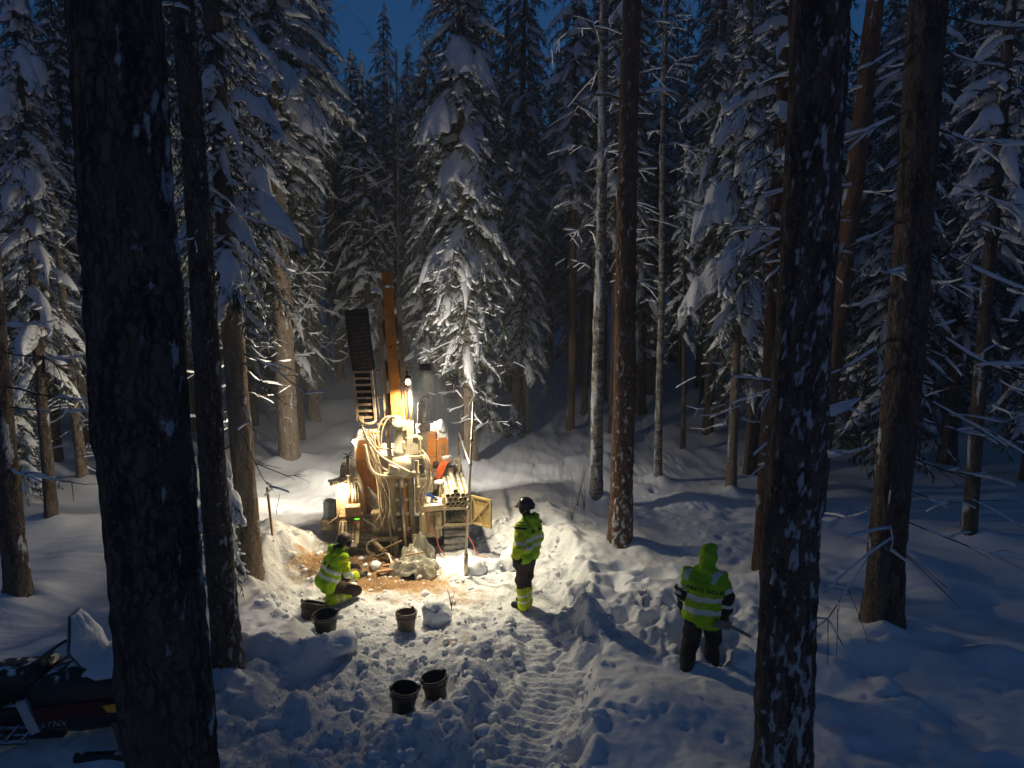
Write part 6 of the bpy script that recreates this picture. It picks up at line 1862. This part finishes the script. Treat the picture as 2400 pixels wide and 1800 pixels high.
# kneeling worker at the control panel
JC = dict(head=(.03, .22, 1.00), neck=(0, .12, .86), chest=(0, .04, .68), pelvis=(0, -.12, .38), face=(-.15, .95, -.3),
          shL=(-.20, .10, .79), elL=(-.24, .20, .54), wrL=(-.14, .40, .46), hdL=(.2, .9, -.2), thL=(.6, 0, .6),
          shR=(.20, .09, .78), elR=(.27, .14, .52), wrR=(.20, .36, .42), hdR=(-.2, .9, -.2), thR=(-.6, 0, .6),
          hipL=(-.10, -.10, .34), knL=(-.16, .32, .30), anL=(-.14, .02, .08), heelL=(-.14, -.02, .05), toeL=(-.14, .2, .03),
          hipR=(.10, -.10, .32), knR=(.17, .34, .14), anR=(.15, -.08, .10), heelR=(.15, -.14, .09), toeR=(.15, -.20, .02))
oC, _ = person((-2.86, 10.42, H(-2.86, 10.42) + .0), R(-52), JC, 'kneeling worker in yellow-green jacket and muddy helmet crouched before the control panel',
       dict(seed=13, trousers='brown_cloth', gaiters=True, boot='brown_cloth', helmet='helmet_brown', hem=.02, yoke=True, htilt=(R(-12), 0, 0), bands=[(.05, .11), (.17, .23)], arm=[(.85, 1.05, 1), (1.25, 1.4, 1), (1.85, 2.1, 2)], arm_base=3))

oC.scale = (.94, .94, .94)
# ------------------------------------------------------------------ snowmobile at the edge of the light
sz = H(-4.4, 6.5)
smo = empty('snowmobile', (-4.40, 6.55, sz - .06), R(4), 'dark snowmobile with snow-covered windscreen, half hidden by the thickest trunk', 'snowmobile')
blk = surf('black_plastic', (.012, .012, .013), (.02, .02, .02), rough=.45, scale=6, snow_top=.25)
red = surf('dark_red_plastic', (.10, .010, .008), (.06, .008, .008), rough=.4, scale=6)
def loft(rows, name, mat, parent):
    n = len(rows[0]); m_ = MB(); vs_, fs = [], []
    for r_ in rows: vs_ += r_
    for i in range(len(rows) - 1):
        for j in range(n):
            j2 = (j + 1) % n
            fs.append((i * n + j, i * n + j2, (i + 1) * n + j2, (i + 1) * n + j))
    fs.append(tuple(range(n))); fs.append(tuple((len(rows) - 1) * n + j for j in reversed(range(n))))
    m_.add(vs_, fs, True); return m_.build(name, mat, parent)
def oct_(x, hw_, z0, z1, ch_=.35):
    c_ = min(hw_, (z1 - z0) / 2) * ch_
    return [(x, -hw_ + c_, z0), (x, hw_ - c_, z0), (x, hw_, z0 + c_), (x, hw_, z1 - c_), (x, hw_ - c_, z1), (x, -hw_ + c_, z1), (x, -hw_, z1 - c_), (x, -hw_, z0 + c_)]
hood_ = loft([oct_(-.45, .30, .30, .62), oct_(-.2, .38, .24, .82), oct_(.1, .40, .22, .88), oct_(.4, .38, .26, .80), oct_(.7, .30, .32, .66), oct_(.92, .16, .40, .54)], 'hood', blk, smo)
loft([oct_(-1.75, .20, .44, .62), oct_(-1.4, .22, .44, .74), oct_(-.9, .21, .46, .78), oct_(-.5, .19, .50, .80), oct_(-.3, .17, .52, .84)], 'seat', blk, smo)
loft([oct_(-2.0, .25, .30, .42, .1), oct_(-.3, .26, .30, .46, .1)], 'tunnel', blk, smo)
loft([oct_(-2.0, .19, .02, .30, .8), oct_(-.2, .19, .02, .30, .8)], 'drive_track', M['rubber'], smo)
for s_ in (-1, 1):
    m_ = MB(); m_.poly([(-.25, .56), (.35, .62), (.72, .52), (.66, .44), (.1, .46), (-.22, .40)], 'y', s_ * .405, s_ * .425); pn = m_.build('side_panel', red, smo)
    m_ = MB()
    for k_ in range(9):
        m_.bar((-1.55 + k_ * .15, s_ * .26, .27), (-1.55 + k_ * .15, s_ * .47, .25), .02, .06)
    m_.bar((-1.62, s_ * .27, .27), (-.3, s_ * .27, .27), .03, .02); m_.bar((-1.62, s_ * .47, .25), (-.3, s_ * .47, .25), .04, .02)
    m_.bar((-1.62, s_ * .37, .26), (-.3, s_ * .37, .255), .03, .02)
    m_.build('running_board', surf('running_board_metal', (.12, .13, .14), (.08, .08, .09), rough=.5, snow_top=.8), smo)
    m_ = MB(); m_.bar((-.28, s_ * .36, .28), (-.38, s_ * .38, .62), .10, .04); m_.build('knee_guard', surf('white_plastic', (.5, .52, .55), (.42, .44, .48), rough=.5), smo)
    m_ = MB(); pts = [(.10 + .09 * k_, s_ * .42, .03 + (.0 if k_ < 7 else .03 * (k_ - 6) ** 1.6)) for k_ in range(11)]
    m_.tube(pts, [.05] * 9 + [.04, .02], 8); sk = m_.build('ski', blk, smo)
    m_ = MB(); m_.bar((.55, s_ * .42, .06), (.40, s_ * .30, .45), .04); m_.bar((.58, s_ * .42, .10), (.50, s_ * .28, .30), .03); m_.build('ski_leg', M['dark'], sk)
    m_ = MB(); m_.poly([(.40, .57), (.62, .60), (.56, .50), (.44, .50)], 'y', s_ * .428, s_ * .434)
    m_.build('amber_reflector', surf('amber_reflector', (1.0, .45, .02), rough=.3), pn)
ws = MB()
prof = [(-.25, .0), (.25, .0), (.29, .20), (.10, .50), (-.10, .50), (-.29, .20)]
fr, bk_ = [], []
for yy, zz in prof:
    xx = .10 - .45 * zz - .9 * yy * yy
    fr.append((xx + .35 * .3, yy, .84 + zz)); bk_.append((xx + .35 * .3 - .012, yy, .84 + zz))
n_ = len(prof)
ws.add(fr + bk_, [tuple(range(n_)), tuple(reversed(range(n_, 2 * n_)))] + [(i, (i + 1) % n_, (i + 1) % n_ + n_, i + n_) for i in range(n_)])
wso = ws.build('windscreen', surf('windscreen_frosted', (.22, .24, .27), (.16, .18, .2), rough=.35), smo)
g1 = np.linspace(-1, 1, 13); g2 = np.linspace(0, 1, 13)
GY, GZ = np.meshgrid(g1, g2)
half = np.interp(GZ, [0, .41, 1], [.24, .275, .09])
yy = GY * half; zz = GZ * .49
tn = .05 * (1 - GY ** 2) ** .5 * np.sin(np.clip(GZ * .9 + .1, 0, 1) * PI) ** .4 * (1 + .4 * fbm2(GY, GZ * 2, 2.5, 3, 6)) * (1 - .5 * (GY < -.3)) + .004
xx = .205 - .45 * zz - .9 * yy * yy
V = np.concatenate([np.stack([xx + tn, yy, .84 + zz + tn * .3], -1).reshape(-1, 3), np.stack([xx + .001, yy, .84 + zz], -1).reshape(-1, 3)])
i = np.arange(12)[:, None] * 13 + np.arange(12)[None]
Q = np.stack([i, i + 1, i + 14, i + 13], -1).reshape(-1, 4)
link('snow', np_mesh('windscreen_snow', V, np.concatenate([Q, Q[:, ::-1] + 169]), mats=[M['snow']]), wso)
vv = ICO3[0] * (.36, .34, .07) * (1 + .3 * fbm3(ICO3[0][:, 0], ICO3[0][:, 1], ICO3[0][:, 2], 2, 2, 12)[:, None]) + (.36, 0, .84)
m_ = MB(); m_.add(vv, [tuple(t_) for t_ in ICO3[1]], True); m_.build('snow', M['snow'], hood_)
m_ = MB(); m_.tube(bez([(-.28, -.44, .90), (-.20, -.32, 1.02), (-.10, -.15, 1.08), (-.08, 0, 1.06), (-.10, .15, 1.08), (-.20, .32, 1.02), (-.28, .44, .90)], 24), .016, 8); hb = m_.build('handlebar', M['dark'], smo)
for s_ in (-1, 1):
    m_ = MB(); m_.cyl((-.22, s_ * .35, .99), (-.29, s_ * .46, .88), .026, n=10); m_.build('grip', M['rubber'], hb)
    m_ = MB(); m_.bar((-.12, s_ * .22, 1.07), (-.16, s_ * .36, .97), .014, .02); m_.build('brake_lever', M['dark'], hb)
m_ = MB(); m_.cyl((-.08, 0, .78), (-.09, 0, 1.06), .03, n=8); m_.build('steering_column', M['dark'], smo)
fc = bpy.data.curves.new('lettering', 'FONT'); fc.body = 'LYNX'; fc.size = .085; fc.extrude = .002; fc.shear = .25; fc.resolution_u = 2; fc.space_character = 1.1
fo = bpy.data.objects.new('lettering_src', fc); COL.objects.link(fo)
dg = bpy.context.evaluated_depsgraph_get()
tm = bpy.data.meshes.new_from_object(fo.evaluated_get(dg)); bpy.data.objects.remove(fo)
tm.name = 'lettering'; tm.materials.clear(); tm.materials.append(surf('white_print', (.42, .42, .42), rough=.5))
lt = tag(link('lettering', tm, smo, (-.20, -.404, .36)), kind='stuff'); lt.rotation_euler = (PI / 2, 0, 0)

# ------------------------------------------------------------------ twigs sticking out of the snow
rngT = np.random.default_rng(12)
for n_, (x, y, hgt) in enumerate([(1.52, 13.9, 1.0), (1.40, 14.1, 1.3), (-.95, 10.15, .35), (1.95, 9.6, .4), (-5.0, 14.0, .5), (-3.6, 15.5, .4), (1.2, 13.2, .5), (-2.2, 6.3, .3)]):
    bw = Bag()
    for k_ in range(4):
        tt = np.linspace(0, 1, 6); a = rngT.uniform(0, 6.28)
        P = np.stack([.18 * hgt * np.cos(a) * tt ** 1.5, .18 * hgt * np.sin(a) * tt ** 1.5, hgt * tt * rngT.uniform(.5, 1)], -1)
        V, Q = tube_np(P, .004 * (1 - .7 * tt) + .0015, 4); bw.add(V, Q)
    lab = ['tall bare twigs beside the foot of the pale birch', 'bare twigs behind the pale birch foot', 'tiny twig poking from snow near the tan bucket', 'lone thin twig between the standing and the hooded worker', 'dry stalks in the lit snow behind the shaggy spruce', 'few dry stalks on the lit slope left of the rig', 'thin stalks on the bank right of the rig', 'small twig in churned snow before the black bucket'][n_]
    o = link('twig', bw.mesh('twig', [M['bark']]), None, (x, y, H(x, y) - .03)); tag(o, lab, 'twig')

# ------------------------------------------------------------------ the frosty air
hz = MB(); hz.box((0, 100, 13.5), (380, 350, 37))
hm_, hnt, hb_ = new_mat('haze_air')
hnt.nodes.remove(hb_)
pv_ = hnt.nodes.new('ShaderNodeVolumePrincipled')
pv_.inputs['Color'].default_value = (.86, .92, 1.0, 1)
pv_.inputs['Density'].default_value = .005
pv_.inputs['Anisotropy'].default_value = .2
hnt.links.new(pv_.outputs['Volume'], hnt.nodes['Material Output'].inputs['Volume'])
hzo = hz.build('haze', hm_)
tag(hzo, kind='stuff')
